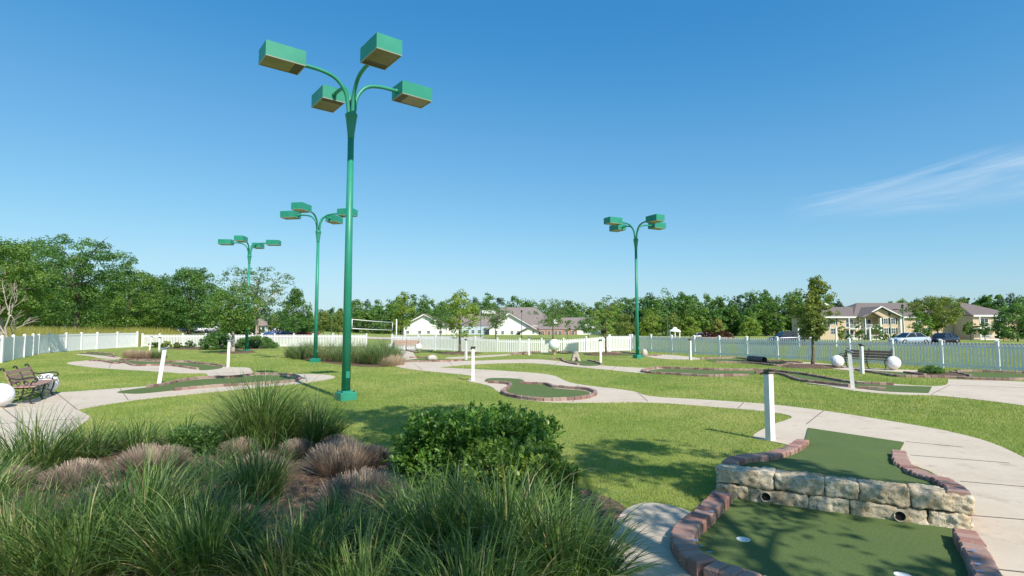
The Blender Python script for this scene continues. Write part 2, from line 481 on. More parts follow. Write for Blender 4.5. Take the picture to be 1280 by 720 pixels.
TREE_N = [0]
def tree(name, label, loc, top, bottom, R, profile, leaf, bark='bark', size=.16, nclump=70, nleaf=40, r0=None, group=None, cat='tree',
         clump=.24, flat=.7, lean=(0, 0), ragged=.35, nlimb=7, stems=1, sx=1.0, up=.6):
    TREE_N[0] += 1
    rng = np.random.default_rng(1000 + TREE_N[0] * 17)
    root = empty(name, loc, 0, label, cat, group)
    r0 = r0 or max(.05, top * .018)
    tb = trunk_mb(rng, top, bottom, top, R, r0, nlimb, lean=lean, stems=stems)
    tb.build('trunk', M[bark], root)
    v, q, rn = crown_data(rng, bottom, top, R, profile, nclump, nleaf, size, clump, flat, TREE_N[0], up, ragged, sx=sx, lean=lean)
    link('crown', np_mesh('crown', v, q, rn), M[leaf], root)
    return root

def blades(rng, base, length, az, th0, curl, width, segs=6, taper=1.0, twist=.5):
    """arching ribbons. base (n,3); the other arguments are arrays (n,)"""
    n = len(base)
    s = np.linspace(0, 1, segs + 1)
    th = th0[:, None] + curl[:, None] * s[None, :] ** 1.6
    step = length[:, None] / segs
    dr = np.sin(th) * step; dz = np.cos(th) * step
    r = np.concatenate([np.zeros((n, 1)), np.cumsum(dr[:, :-1], axis=1)], axis=1)
    z = np.concatenate([np.zeros((n, 1)), np.cumsum(dz[:, :-1], axis=1)], axis=1)
    az2 = az[:, None] + twist * (rng.uniform(-1, 1, (n, 1))) * s[None, :] ** 2
    X = base[:, 0:1] + r * np.cos(az2); Y = base[:, 1:2] + r * np.sin(az2); Z = base[:, 2:3] + z
    w = width[:, None] * (np.clip(1.0 - s[None, :] ** 2.2 * taper, .03, 1)) * np.clip(.55 + s[None, :] * 2, 0, 1) * .5
    sa = az[:, None] + PI / 2 + rng.uniform(-.6, .6, (n, 1))
    sxv = np.cos(sa) * w; syv = np.sin(sa) * w
    V = np.empty((n, segs + 1, 2, 3))
    V[:, :, 0, 0] = X - sxv; V[:, :, 0, 1] = Y - syv; V[:, :, 0, 2] = Z
    V[:, :, 1, 0] = X + sxv; V[:, :, 1, 1] = Y + syv; V[:, :, 1, 2] = Z
    idx = np.arange(n)[:, None] * (segs + 1) * 2 + np.arange(segs)[None, :] * 2
    Q = np.stack([idx, idx + 1, idx + 3, idx + 2], axis=-1).reshape(-1, 4)
    return V.reshape(-1, 3), Q

def grass_clump(seed, n, length, base_r, width=.008, droop=1.5, spread=.55, mat_='blade', name='ornamental_grass', label=None, loc=(0, 0, 0), group=None, segs=6, cat='grass clump', dead=.06, parent=None):
    rng = np.random.default_rng(seed)
    rr = base_r * np.sqrt(rng.uniform(0, 1, n)); a0 = rng.uniform(0, 2 * PI, n)
    base = np.stack([rr * np.cos(a0), rr * np.sin(a0), np.zeros(n) - .01], axis=1)
    az = a0 + rng.normal(0, .55, n)
    th0 = np.clip(rr / base_r * spread + rng.normal(0, .12, n), -.1, 1.3)
    L_ = length * rng.uniform(.5, 1.12, n) * (1 - .12 * rr / base_r)
    curl = droop * rng.uniform(.25, 1.3, n) * (.55 + .45 * th0 / max(spread, .1))
    stray = rng.uniform(0, 1, n) < .06
    L_ = np.where(stray, L_ * 1.28, L_); curl = np.where(stray, droop * 1.15, curl)
    W = width * rng.uniform(.6, 1.3, n)
    V, Q = blades(rng, base, L_, az, th0, curl, W, segs)
    V[:, 2] = np.maximum(V[:, 2], .008 + rng.uniform(0, .03, len(V)))
    rnd = np.clip(rng.beta(1.3, 2.0, n) * .9, 0, .9)
    k = rng.uniform(0, 1, n) < dead
    rnd[k] = rng.uniform(.85, 1, k.sum())
    me = np_mesh(name, V, Q, np.repeat(rnd, (segs + 1) * 2), smooth=True)
    o = link(name, me, M[mat_])
    o.location = loc
    return tag(o, label, cat, group)

def dry_mound(seed, w, h, label, loc, group=None, n=3200, m='straw'):
    """a grass plant cut back to a dome of dry stems"""
    rng = np.random.default_rng(seed)
    R = w * .5
    u = np.sqrt(rng.uniform(0, 1, n)); a = rng.uniform(0, 2 * PI, n)
    base = np.stack([u * R * .62 * np.cos(a), u * R * .62 * np.sin(a), np.zeros(n)], axis=1)
    bump = np.array([mnoise.noise(Vector((x * 5 + seed, y * 5, 0))) for x, y in base[:, :2]])
    az = a + rng.normal(0, .35, n)
    th0 = u * .72 + rng.normal(0, .24, n)
    L_ = h * (1.08 - .18 * u ** 2) * (1 + .22 * bump) * rng.uniform(.72, 1.06, n)
    V, Q = blades(rng, base, L_, az, th0, rng.normal(.1, .2, n), np.full(n, .0065) * rng.uniform(.6, 1.4, n), 2, taper=.5, twist=.2)
    rnd = np.clip(.45 + bump * .5 + rng.normal(0, .22, n), 0, 1)
    o = link('cut_back_grass', np_mesh('cut_back_grass', V, Q, np.repeat(rnd, 6)), M[m])
    o.location = loc
    return tag(o, label, 'dry grass clump', group)

def bush(name, label, loc, w, h, leaf, size, nclump, nleaf, profile='dome', cat='bush', group=None, d=None, clump=.2, seed=0, flat=.8, ragged=.18, up=.5, rz=0):
    TREE_N[0] += 1
    rng = np.random.default_rng(5000 + TREE_N[0] * 13)
    root = empty(name, loc, rz, label, cat, group)
    v, q, rn = crown_data(rng, .05 * h, h, w * .5, profile, nclump, nleaf, size, clump, flat, TREE_N[0], up, ragged)
    if d: v[:, 1] *= d / w
    link('foliage', np_mesh('foliage', v, q, rn), M[leaf], root)
    mb = MB()
    for k in range(7):
        ph = k * 2.4; L_ = w * .28
        mb.tube([(0.02 * math.cos(ph), .02 * math.sin(ph), -.03), (math.cos(ph) * L_ * .5, math.sin(ph) * L_ * .5, h * .4), (math.cos(ph) * L_, math.sin(ph) * L_ * (d / w if d else 1), h * .7)], [.02 * (1 + h), .014 * (1 + h), .006], n=5)
    mb.build('stem', M['core'], root)
    return root

# ------------------------------------------------------------------ polygons on the ground
def gp(pts, z=0.0): return [G(x, y, z) for x, y in pts]

def in_poly(X, Y, poly):
    px = np.array([p[0] for p in poly]); py = np.array([p[1] for p in poly])
    inside = np.zeros(len(X), dtype=bool)
    bb = (X > px.min()) & (X < px.max()) & (Y > py.min()) & (Y < py.max())
    ii = np.where(bb)[0]
    if len(ii) == 0: return inside
    x = X[ii]; y = Y[ii]; c = np.zeros(len(ii), dtype=bool)
    n = len(px); j = n - 1
    for i in range(n):
        cond = ((py[i] > y) != (py[j] > y))
        xs = (px[j] - px[i]) * (y - py[i]) / (py[j] - py[i] + 1e-12) + px[i]
        c ^= cond & (x < xs); j = i
    inside[ii] = c
    return inside

NO_GRASS = []; SLABS = []
def slab(name, pts, z, m, smooth=2, mask=True, depth=.06, joints=None):
    poly = chaikin(gp(pts), smooth) if smooth else gp(pts)
    mb = MB(); mb.prism(poly, z - depth, z, 0)
    mats = [M[m]]
    if joints:
        mats.append(M['joint'])
        for (a, b_) in joints:
            A = G(*a); B = G(*b_); dd = (B - A); L_ = dd.length; rz = math.atan2(dd.y, dd.x); c = (A + B) / 2
            mb.box((c.x, c.y, z + .0025), (L_, .016, .003), 1, rz)
    o = mb.build(name, mats)
    tag(o, kind='structure')
    if mask: NO_GRASS.append(poly); SLABS.append(name)
    return o

# ------------------------------------------------------------------ the setting
def grid_ground():
    xs = np.concatenate([np.linspace(-900, -130, 12), np.linspace(-110, 110, 90), np.linspace(130, 900, 12)])
    ys = np.concatenate([np.linspace(-60, 0, 5), np.linspace(4, 160, 66), np.linspace(175, 320, 12), np.linspace(380, 1500, 8)])
    X, Y = np.meshgrid(xs, ys)
    Z = np.array([[terrain(x, y) for x in xs] for y in ys])
    V = np.stack([X, Y, Z], -1).reshape(-1, 3)
    nx, ny = len(xs), len(ys)
    i = (np.arange(ny - 1)[:, None] * nx + np.arange(nx - 1)[None, :]).ravel()
    Q = np.stack([i, i + 1, i + nx + 1, i + nx], 1)
    return tag(link('ground', np_mesh('ground', V, Q, None, True), M['lawn']), kind='structure')
grid_ground()

J_RIGHT = [((1030, 513.6), (1008, 531)), ((930, 503.4), (922, 511.5)), ((722, 481.6), (716, 503.4)), ((655, 471.2), (640, 476)), ((560, 451.9), (566, 456.6)), ((700, 451.6), (692, 456.4)), ((770, 458.6), (764, 463)), ((517, 455), (528, 462.5)), ((1132, 553), (1204, 560)), ((1138, 570), (1262, 580)), ((1200, 603), (1330, 614)), ((1213, 646), (1390, 660)), ((1238, 713), (1430, 734)),
           ((810, 502.5), (797, 491))]
slab('central_path', [(540, 465), (505, 461), (490, 457), (481, 453), (487, 447), (493, 440), (500, 436), (522, 436.5), (516, 441), (520, 446), (524, 452), (555, 452), (600, 451), (625, 450), (670, 449),
    (692, 451), (760, 458), (800, 460), (842, 461.5), (842, 467.5), (807, 467.5), (763, 463), (700, 457), (660, 453.5), (600, 455), (547, 459.5), (547, 459.5), (620, 463), (690, 468), (703, 475), (720, 481),
    (795, 489), (807, 496), (880, 500), (956, 505), (1026, 513), (1114, 527), (1179, 538), (1236, 552), (1280, 572), (1345, 612), (1420, 690), (1480, 830),
    (1300, 830), (1232, 725), (1196, 660), (1190, 600), (1120, 575), (1010, 566), (985, 556), (945, 549), (939, 545), (965, 531), (982, 526), (992, 522), (982, 518.5), (952, 514), (873, 507.5), (810, 503), (740, 503.6),
    (697, 504), (672, 502), (640, 499), (622, 490), (612, 482), (584, 477), (584, 475), (596, 470)], .012, 'concrete', joints=J_RIGHT)
slab('bench_path', [(-90, 535), (0, 507), (40, 500), (70, 491), (91, 490), (150, 485.5), (182, 483.5), (206, 480), (227, 475), (247, 472), (262, 470.5), (256, 466.5), (230, 467.4), (196, 464.5), (144, 462), (99, 458),
    (77, 453.6), (113, 450.5), (127, 449.5), (154, 450), (208, 452), (235, 451), (283, 458.5), (294, 459.5), (312, 459.5), (315, 464), (318, 467), (342, 466.5), (363, 467.5), (407, 468), (423, 472), (403, 476),
    (375, 480), (322, 484.5), (277, 489.5), (260, 491), (180, 499), (126, 507), (97, 513), (97, 513), (116, 522), (100, 532), (85, 545), (40, 575), (-100, 600)], .012, 'concrete', joints=[((70, 491.4), (97, 513)), ((150, 486), (160, 500.5)), ((0, 508), (40, 540)), ((116, 523), (-40, 533)), ((380, 468.4), (384, 478)), ((262, 467), (315, 465)), ((140, 452.5), (136, 461))])
slab('corner_path', [(86, 442.8), (120, 443), (150, 446), (153, 449.4), (122, 448.2), (118, 446)], .012, 'concrete')
slab('right_path', [(1000, 471.5), (1033, 472.5), (1060, 475.5), (1117, 480.5), (1165, 483.3), (1185, 482), (1185, 474.5), (1185, 474.5), (1280, 477), (1440, 488), (1440, 530), (1280, 507.5), (1232, 501), (1182, 495.8), (1160, 494), (1120, 493.7),
    (1072, 490), (1030, 482), (1000, 478)], .012, 'concrete', joints=[((1186, 481.5), (1300, 486)), ((1163, 494), (1187, 482))])
slab('far_bench_path', [(985, 452.5), (1019, 453.3), (1050, 457.5), (1090, 460.5), (1130, 462.5), (1160, 463.6), (1155, 467), (1110, 466.5), (1075, 465), (1040, 461), (1005, 459), (975, 459.3), (970, 456)], .012, 'concrete')
slab('middle_path', [(806, 443.6), (832, 443.4), (859, 445.6), (882, 449), (862, 450), (826, 449), (808, 446)], .012, 'concrete')
slab('cross_path', [(553, 447), (597, 445), (640, 442.4), (642, 444), (600, 447.2), (560, 449)], .012, 'concrete')
slab('front_pad', [(768, 656), (780, 638), (800, 629.5), (825, 630), (852, 636), (872, 645), (905, 650), (1000, 745), (1010, 800), (800, 800), (775, 730), (758, 690)], .012, 'concrete', joints=[((758, 690), (768, 653))])

slab('mulch_bed', [(-140, 588), (0, 560), (60, 548), (130, 552), (250, 547), (330, 544), (420, 551), (480, 573), (560, 588), (640, 597), (700, 606), (745, 616), (783, 632), (790, 660), (780, 700), (800, 760), (900, 1100), (-400, 1100), (-500, 760)], .006, 'mulch', depth=.05)
slab('back_mulch_bed', [(348, 446), (365, 437), (420, 433.5), (490, 436), (500, 445), (498, 458), (455, 459.5), (400, 453)], .006, 'mulch', depth=.05)
slab('corner_mulch_bed', [(150, 447), (160, 441), (205, 441.5), (213, 449), (180, 450.5)], .008, 'mulch', depth=.05)
slab('hedge_mulch_bed', [(205, 434.6), (240, 433.8), (345, 433.8), (352, 435.5), (300, 437.2), (210, 437)], .006, 'mulch', depth=.05)
def ring(px, py, rx, z=.016):
    c = G(px, py); n = 18
    rng = random.Random(int(px))
    poly = [Vector((c.x + rx * (1 + rng.uniform(-.14, .14)) * math.cos(2 * PI * k / n), c.y + rx * (1 + rng.uniform(-.14, .14)) * math.sin(2 * PI * k / n), 0)) for k in range(n)]
    # a low heap of bark round a trunk
    mb = MB(); vs = [(c.x, c.y, .12)]
    for f, h in ((.35, .11), (.7, .07), (1, .0)):
        vs += [(c.x + (p.x - c.x) * f, c.y + (p.y - c.y) * f, h + .004) for p in poly]
    fs = [(0, 1 + k, 1 + (k + 1) % n) for k in range(n)]
    for q in range(2):
        fs += [(1 + q * n + k, 1 + (q + 1) * n + k, 1 + (q + 1) * n + (k + 1) % n, 1 + q * n + (k + 1) % n) for k in range(n)]
    mb.add(vs, fs, 0, .5, True)
    o = mb.build('mulch_ring', M['mulch'])
    tag(o, kind='structure')
    NO_GRASS.append(poly)
ring(575, 442, 1.5); ring(757, 443, 1.6); ring(1013, 458.5, 1.35); ring(293, 441.5, 1.1); ring(308, 440.6, .7)

# car park beyond the fence
def sheet(name, quad, m, dz=.03):
    n = 14; vs = []; fs = []
    a, b, c, d = [Vector((*q, 0)) for q in quad]
    for i in range(n + 1):
        for j in range(4):
            p = a.lerp(b, i / n).lerp(d.lerp(c, i / n), j / 3)
            vs.append((p.x, p.y, terrain(p.x, p.y) + dz))
    for i in range(n):
        for j in range(3):
            q = i * 4 + j; fs.append((q, q + 4, q + 5, q + 1))
    mb = MB(); mb.add(vs, fs)
    tag(mb.build(name, M[m]), kind='structure')
sheet('car_park', [(30, 66), (66, 66), (66, 84), (30, 90)], 'asphalt')
sheet('access_road', [(-75, 88), (-30, 88), (-30, 97), (-75, 97)], 'asphalt', .05)
# ------------------------------------------------------------------ lamp posts
def make_lamp():
    root = empty('lamp_post')
    MB().box((0, 0, .09), (.40, .40, .22), ch=.02).box((0, 0, .215), (.27, .27, .03), ch=.012).build('base_plate', M['lampgreen'], root)
    for bx in (-.15, .15):
        for by in (-.15, .15): MB().lathe([(.022, .19), (.022, .222), (.012, .224), (.012, .25), (.002, .25)], n=8, M=Matrix.Translation((bx, by, 0))).build('bolt', M['iron'], root)
    MB().box((0, -.105, .62), (.09, .02, .16), ch=.006, rz=.0).build('access_cover', M['lampgreen'], root)
    MB().tube([(0, 0, .2), (0, 0, 6.7)], [.108, .075], n=20).build('pole', M['lampgreen'], root)
    MB().lathe([(.07, 6.5), (.082, 6.52), (.088, 6.65), (.135, 7.02), (.142, 7.06), (.15, 7.07), (.15, 7.14), (.12, 7.17), (.03, 7.18)], n=20).build('collar', M['lampgreen'], root)
    for k in range(4):
        R = Matrix.Rotation(PI / 2 * k, 4, 'Z')
        pts = spline([(.075, 0, 7.05), (.085, 0, 7.3), (.16, 0, 7.66), (.40, 0, 7.95), (.78, 0, 8.06), (1.27, 0, 8.07)], 6)
        MB().tube(pts, .048, n=12, M=R).build('arm', M['lampgreen'], root)
        hb = MB().box((1.70, 0, 8.11), (.90, .62, .35), M=R @ Matrix.Translation((0, 0, 0)), ch=.015)
        hb.tube([(1.18, 0, 8.07), (1.26, 0, 8.07)], .062, n=12, M=R)
        h = hb.build('lamp_head', M['lampgreen'], root)
        fr = MB()
        for (c, d) in (((1.70, .297, 7.925), (.90, .026, .022)), ((1.70, -.297, 7.925), (.90, .026, .022)), ((1.263, 0, 7.925), (.026, .568, .022)), ((2.137, 0, 7.925), (.026, .568, .022))):
            fr.box(c, d, M=R)
        fr.build('rim', M['lensframe'], h)
        ln = MB().box((1.80, 0, 7.929), (.645, .564, .010), 0, M=R).box((1.375, 0, 7.929), (.195, .564, .010), 1, M=R)
        ln.build('lens', [M['lens'], M['lensdark']], h)
    return root

lamp0 = make_lamp()
LAMPS = [((432, 500), 38, 'tallest looking green four-headed lamp post, nearest, standing in the lawn behind the grass bed'),
         ((394, 453), 79, 'green four-headed lamp post rising in front of the row of ornamental grass'),
         ((308, 440.5), 95, 'green four-headed lamp post behind the small leafy tree near the hedge'),
         ((797, 448), 28, 'green four-headed lamp post standing alone on the right side near a pale rock')]
for i, (px, ang, lab) in enumerate(LAMPS):
    o = lamp0 if i == 0 else copy_tree(lamp0)
    o.location = G(*px); o.rotation_euler.z = math.radians(ang); o.scale = [(s_, s_, s_) for s_ in (1.032, .955, .975, .975)][i]
    tag(o, lab, 'lamp post', 'green four-headed lamp posts')

# ------------------------------------------------------------------ marker posts
def make_marker():
    root = empty('marker_post')
    MB().box((0, 0, .52), (.105, .105, 1.10), ch=.006).build('post', M['whitewood'], root)
    T = Matrix.Translation((0, -.01, 1.115)) @ Matrix.Rotation(math.radians(27), 4, 'X')
    MB().box((0, 0, 0), (.16, .22, .020), M=T, ch=.003).box((0, 0, -.030), (.095, .10, .05), M=T).build('sign_plate', M['plate'], root)
    return root
mk0 = make_marker()
def plate(o, m):
    for ch in KIDS.get(o.name, []):
        if ch.name.startswith('sign_plate') and m:
            ch.data = ch.data.copy(); ch.data.materials.clear(); ch.data.materials.append(M[m])
MARK = [((963, 551), 205, 0, 0, 'plate_brown', 1.0, 'nearest white marker post with brown tilted top, beside the stone-walled putting green'),
        ((591, 476), 190, 0, 0, 'plate_brown', 1.0, 'white marker post at the tee of the pear-shaped putting green'),
        ((582.5, 450), 150, 0, 0, 'plate', 1.0, 'thin white marker post just behind the pear-shaped green marker, near the thin tree'),
        ((661.5, 444), 170, 0, 0, 'plate', 1.0, 'white marker post left of the giant ball on its tee'),
        ((751, 455.5), 175, 0, 0, 'plate', 1.05, 'white marker post right of the stump tunnel obstacle'),
        ((863, 450), 120, 0, 0, 'plate_brown', 1.0, 'white marker post between the lone lamp post and the picket fence'),
        ((1066, 485), 60, -3.2, 0, 'plate', 1.0, 'leaning white marker post at the end of the long winding green'),
        ((1078, 467), 110, 0, 0, 'plate_brown', 1.0, 'upright white marker post in front of the bench by the picket fence'),
        ((198.5, 481.5), 300, 7, 0, 'plate', 1.05, 'white marker post leaning right at the tip of the long turf strip'),
        ((285, 459), 200, 1, 0, 'plate', 1.05, 'white marker post with grey cap near the small leafy tree'),
        ((199, 441), 190, 0, 0, 'plate', .95, 'small upright marker post behind the tan tufts by the corner fence'),
        ((187, 438), 200, 6, 0, 'plate', .95, 'small leaning marker post by the corner fence, farthest of all')]
for i, (px, ang, ly, lx, pm, sc, lab) in enumerate(MARK):
    o = mk0 if i == 0 else copy_tree(mk0)
    if i == 0: pass
    o.location = G(*px)
    o.rotation_euler = (math.radians(lx), math.radians(ly), 0)
    o.rotation_mode = 'XYZ'
    o.scale = (sc, sc, sc)
    # turn the post about its own axis without losing the lean
    o.rotation_euler = (Matrix.Rotation(math.radians(ly), 3, 'Y') @ Matrix.Rotation(math.radians(lx), 3, 'X') @ Matrix.Rotation(math.radians(ang), 3, 'Z')).to_euler()
    tag(o, lab, 'marker post', 'white marker posts of the course')
for i, o in enumerate([q for q in bpy.data.objects if q.name.startswith('marker_post')]):
    pm = MARK[i][4]
    plate(o, pm)

# ------------------------------------------------------------------ fences
def post_mb(h, w=.115):
    mb = MB().box((0, 0, h / 2), (w, w, h))
    mb.box((0, 0, h + .012), (w + .03, w + .03, .024))
    b = w / 2
    mb.add([(-b, -b, h + .024), (b, -b, h + .024), (b, b, h + .024), (-b, b, h + .024), (0, 0, h + .075)], [(0, 1, 4), (1, 2, 4), (2, 3, 4), (3, 0, 4)])
    return mb
def fence(name, label, pts, h=1.1, solid=False, cat='fence', pw=.044):
    root = empty(name, (pts[0][0], pts[0][1], 0), 0, label, cat)
    o0 = Vector(root.location)
    pm = None
    for i, p in enumerate(pts):
        q = Vector((p[0], p[1], p[2])) - o0
        if pm is None:
            a = post_mb(h + .06, .115 if not solid else .13).build('post', M['white'], root); pm = a.data
        else:
            a = bpy.data.objects.new('post', pm); COL.objects.link(a); a.parent = root; KIDS.setdefault(root.name, []).append(a)
        a.location = q
        d = Vector(pts[min(i + 1, len(pts) - 1)]) - Vector(pts[max(i - 1, 0)])
        a.rotation_euler.z = math.atan2(d.y, d.x)
    for i in range(len(pts) - 1):
        A = Vector(pts[i]) - o0; B = Vector(pts[i + 1]) - o0
        d = B - A; L_ = Vector((d.x, d.y, 0)).length; rz = math.atan2(d.y, d.x)
        slope = (B.z - A.z) / L_
        T = Matrix.Translation(A) @ Matrix.Rotation(rz, 4, 'Z')
        mb = MB(); w0 = .06
        def zs(x): return slope * x
        def bar(zc, hh, th):
            x0, x1 = w0, L_ - w0
            vs = [(x, y, zs(x) + zc + s * hh / 2) for x in (x0, x1) for y in (-th / 2, th / 2) for s in (-1, 1)]
            mb.add(vs, [(0, 1, 3, 2), (4, 6, 7, 5), (0, 4, 5, 1), (2, 3, 7, 6), (0, 2, 6, 4), (1, 5, 7, 3)], M=T)
        if solid:
            n = max(2, int((L_ - .12) / .17)); w = (L_ - .12) / n
            for k in range(n):
                x = w0 + (k + .5) * w
                mb.box((x, 0, .05 + (h - .17) / 2 + zs(x)), (w - .006, .022, h - .17), M=T)
            bar(h - .06, .12, .06); bar(.07, .12, .058)
        else:
            bar(h - .17, .085, .042); bar(.17, .085, .042)
            n = max(2, int(round((L_ - .16) / .135))); w = (L_ - .16) / n
            for k in range(n):
                x = .08 + (k + .5) * w; z = zs(x)
                a_ = pw
                vs = [(x - a_, -.034, .05 + z), (x + a_, -.034, .05 + z), (x + a_, -.034, h - .03 + z), (x, -.034, h + z), (x - a_, -.034, h - .03 + z)]
                vs += [(q[0], -.021, q[2]) for q in vs]
                mb.add(vs, [(4, 3, 2, 1, 0)[::-1], (5, 9, 8, 7, 6)[::-1], (0, 5, 6, 1)[::-1], (1, 6, 7, 2)[::-1], (2, 7, 8, 3)[::-1], (3, 8, 9, 4)[::-1], (4, 9, 5, 0)[::-1]], M=T)
        mb.build('board_panel' if solid else 'picket_panel', M['white'], root)
    return root
def GD(px, d, z=0.0):
    return ((px - 640) * d / (F * CT) * (1.0), d, z)
left_pts = [(-24.0, 20.0, 0), (-24.7, 22.6, 0), (-25.4, 25.2, 0)] + [tuple(G(x, b)) for x, b in ((1, 453.6), (15, 450), (29, 447.2), (40, 444.6), (47, 442.8), (61, 441), (82, 439.3), (101, 437.9), (121, 436.8), (146, 435.2), (171, 433.8))]
fence('board_fence', 'solid white vinyl board fence running back along the left edge of the course', left_pts, 1.28, True)
fa = [tuple(G(171.5 + 6, 433.7))] + [tuple(G(x, 433.9)) for x in (199, 228, 257, 286, 315, 343, 367, 391, 416, 438, 458)]
fence('picket_fence', 'white picket fence at the back behind the hedge and grass row, left of the opening', fa, 1.12)
fb = [(491, 44.5, 0), (507, 44.2, 0), (523, 43.8, 0), (545, 43.2, 0), (569, 42.4, -.03), (594, 41.5, -.13), (622, 40.7, -.22), (650, 40.2, -.24), (677, 40.0, -.24), (704, 40.1, -.23), (732, 40.7, -.14), (760, 41.4, -.02)]
fence('picket_fence', 'curving sunlit white picket fence in the middle, behind the giant ball', [GD(x, d, z) for x, d, z in fb], 1.15)
c0 = Vector(GD(789, 42)); c1 = Vector(GD(1242, 23.1)); st = (c1 - c0) / 11
fence('picket_fence', 'shaded white picket fence running forward along the right side', [tuple(c0 + st * k) for k in range(15)], 1.16, pw=.039)
# the short run joining the middle and right fences
fence('picket_fence', 'short sunlit piece of picket fence beside the lone lamp post, left of the corner', [GD(761.5, 41.4), tuple(c0 + Vector((-.15, .05, 0)))], 1.15)

# ------------------------------------------------------------------ benches and balls
def make_bench():
    root = empty('park_bench')
    for x in (-.92, 0, .92):
        mb = MB(); t = .018
        # front leg, back leg with back upright, seat rail, arm with scrolls
        mb.tube(spline([(x, -.27, 0), (x, -.20, .10), (x, -.24, .25), (x, -.26, .40)], 5), t, n=7)
        mb.tube(spline([(x, .26, 0), (x, .17, .12), (x, .15, .28), (x, .13, .40), (x, .20, .62), (x, .29, .80), (x, .32, .86), (x, .36, .85), (x, .365, .81)], 5), t, n=7)
        mb.tube([(x, -.27, .40), (x, -.05, .385), (x, .14, .39)], t, n=7)
        mb.tube(spline([(x, -.20, .14), (x, -.05, .20), (x, .15, .16)], 5), .013, n=6)
        if x != 0:
            mb.tube(spline([(x, .20, .63), (x, .02, .60), (x, -.18, .63), (x, -.30, .62), (x, -.33, .56), (x, -.28, .52), (x, -.24, .55)], 5), t, n=7)
            mb.tube(spline([(x, -.26, .40), (x, -.21, .47), (x, -.25, .55)], 5), .014, n=6)
        for (cy, cz, r) in ((-.12, .50, .055), (.03, .50, .055), (-.10, .28, .06), (.04, .28, .05)):
            if x == 0 and cz > .4: continue
            pts = [(x, cy + r * (1 - .6 * k / 14) * math.cos(2.0 * PI * 1.3 * k / 14), cz + r * (1 - .6 * k / 14) * math.sin(2.0 * PI * 1.3 * k / 14)) for k in range(15)]
            mb.tube(pts, .010, n=5)
        for fy in (-.27, .26): mb.box((x, fy, .012), (.05, .07, .024))
        mb.build('frame', M['iron'], root)
    s = MB()
    for k, y in enumerate((-.265, -.155, -.045, .065)):
        s.box((0, y, .418 if k else .422), (2.0, .096, .028), ch=.006)
    s.build('seat', M['benchwood'], root)
    b = MB()
    for k in range(3):
        z = .51 + k * .115
        T = Matrix.Translation((0, .155 + (z - .40) * .36, z)) @ Matrix.Rotation(math.radians(-20), 4, 'X')
        b.box((0, -.025, 0), (2.0, .026, .095), M=T, ch=.004)
    b.build('backrest', M['benchwood'], root)
    return root
b0 = make_bench()
B = [((38, 500.5), 117, (0.0), 'brown slatted bench with black iron scroll arms, on the left path'),
     ((1082, 460.8), 300, 0, 'dark brown slatted bench in front of the picket fence on the right'),
     ((507.5, 438.6), 6, 0, 'small far bench by the opening of the back picket fence')]
for i, (px, ang, _, lab) in enumerate(B):
    o = b0 if i == 0 else copy_tree(b0)
    o.location = G(*px); o.rotation_euler.z = math.radians(ang)
    tag(o, lab, 'bench', 'slatted park benches')
    if i == 1:
        for ch in KIDS[o.name]:
            if ch.name.startswith(('seat', 'backrest')):
                ch.data = ch.data.copy(); ch.data.materials.clear(); ch.data.materials.append(M['benchwood_dark'])

def sphere_prof(r, zc, n=14, zmin=-.93):
    a0 = math.asin(zmin)
    return [(r * math.cos(a0 + (PI / 2 - a0) * k / n) + 1e-4, zc + r * math.sin(a0 + (PI / 2 - a0) * k / n)) for k in range(n + 1)]
def ball(name, label, loc, r, lift=.05, sq=1.0):
    root = empty(name, loc, 0, label, 'golf ball', 'giant golf balls beside the benches')
    MB().lathe(sphere_prof(r, r * .93 + lift), n=32).build('ball', M['ball'], root)
    MB().lathe([(r * .42, -.02), (r * .42, lift), (r * .3, lift + .02)], n=20).build('plinth', M['concrete'], root)
    return root
ball('golf_ball', 'giant white golf ball at the near end of the left bench, cut by the frame', G(-1, 510.5), .265)
ball('golf_ball', 'giant white golf ball at the far end of the left bench', G(57, 493.5), .275)
ball('golf_ball', 'giant white golf ball left of the dark bench by the fence', G(1047, 460), .27)
ball('golf_ball', 'giant white golf ball right of the dark bench by the fence', G(1117, 462.8), .28)
ball('golf_ball', 'tiny far golf ball left of the far bench by the fence opening', G(488.5, 438.4), .25)
ball('golf_ball', 'tiny far golf ball right of the far bench by the fence opening', G(523, 438.6), .27)
# the giant ball on its tee
tl = G(693, 443.6)
root = empty('ball_on_tee', tl, 0, 'giant white golf ball standing on a wooden tee in front of the middle fence', 'golf ball')
MB().lathe(sphere_prof(.385, .26 + .385, zmin=-.98), n=36).build('ball', M['ball'], root)
MB().lathe([(.11, -.05), (.09, .06), (.08, .14), (.11, .21), (.19, .27), (.20, .295), (.14, .30)], n=18).build('tee', mat('tee wood', (.48, .36, .22), (.40, .29, .17), scale=6), root)

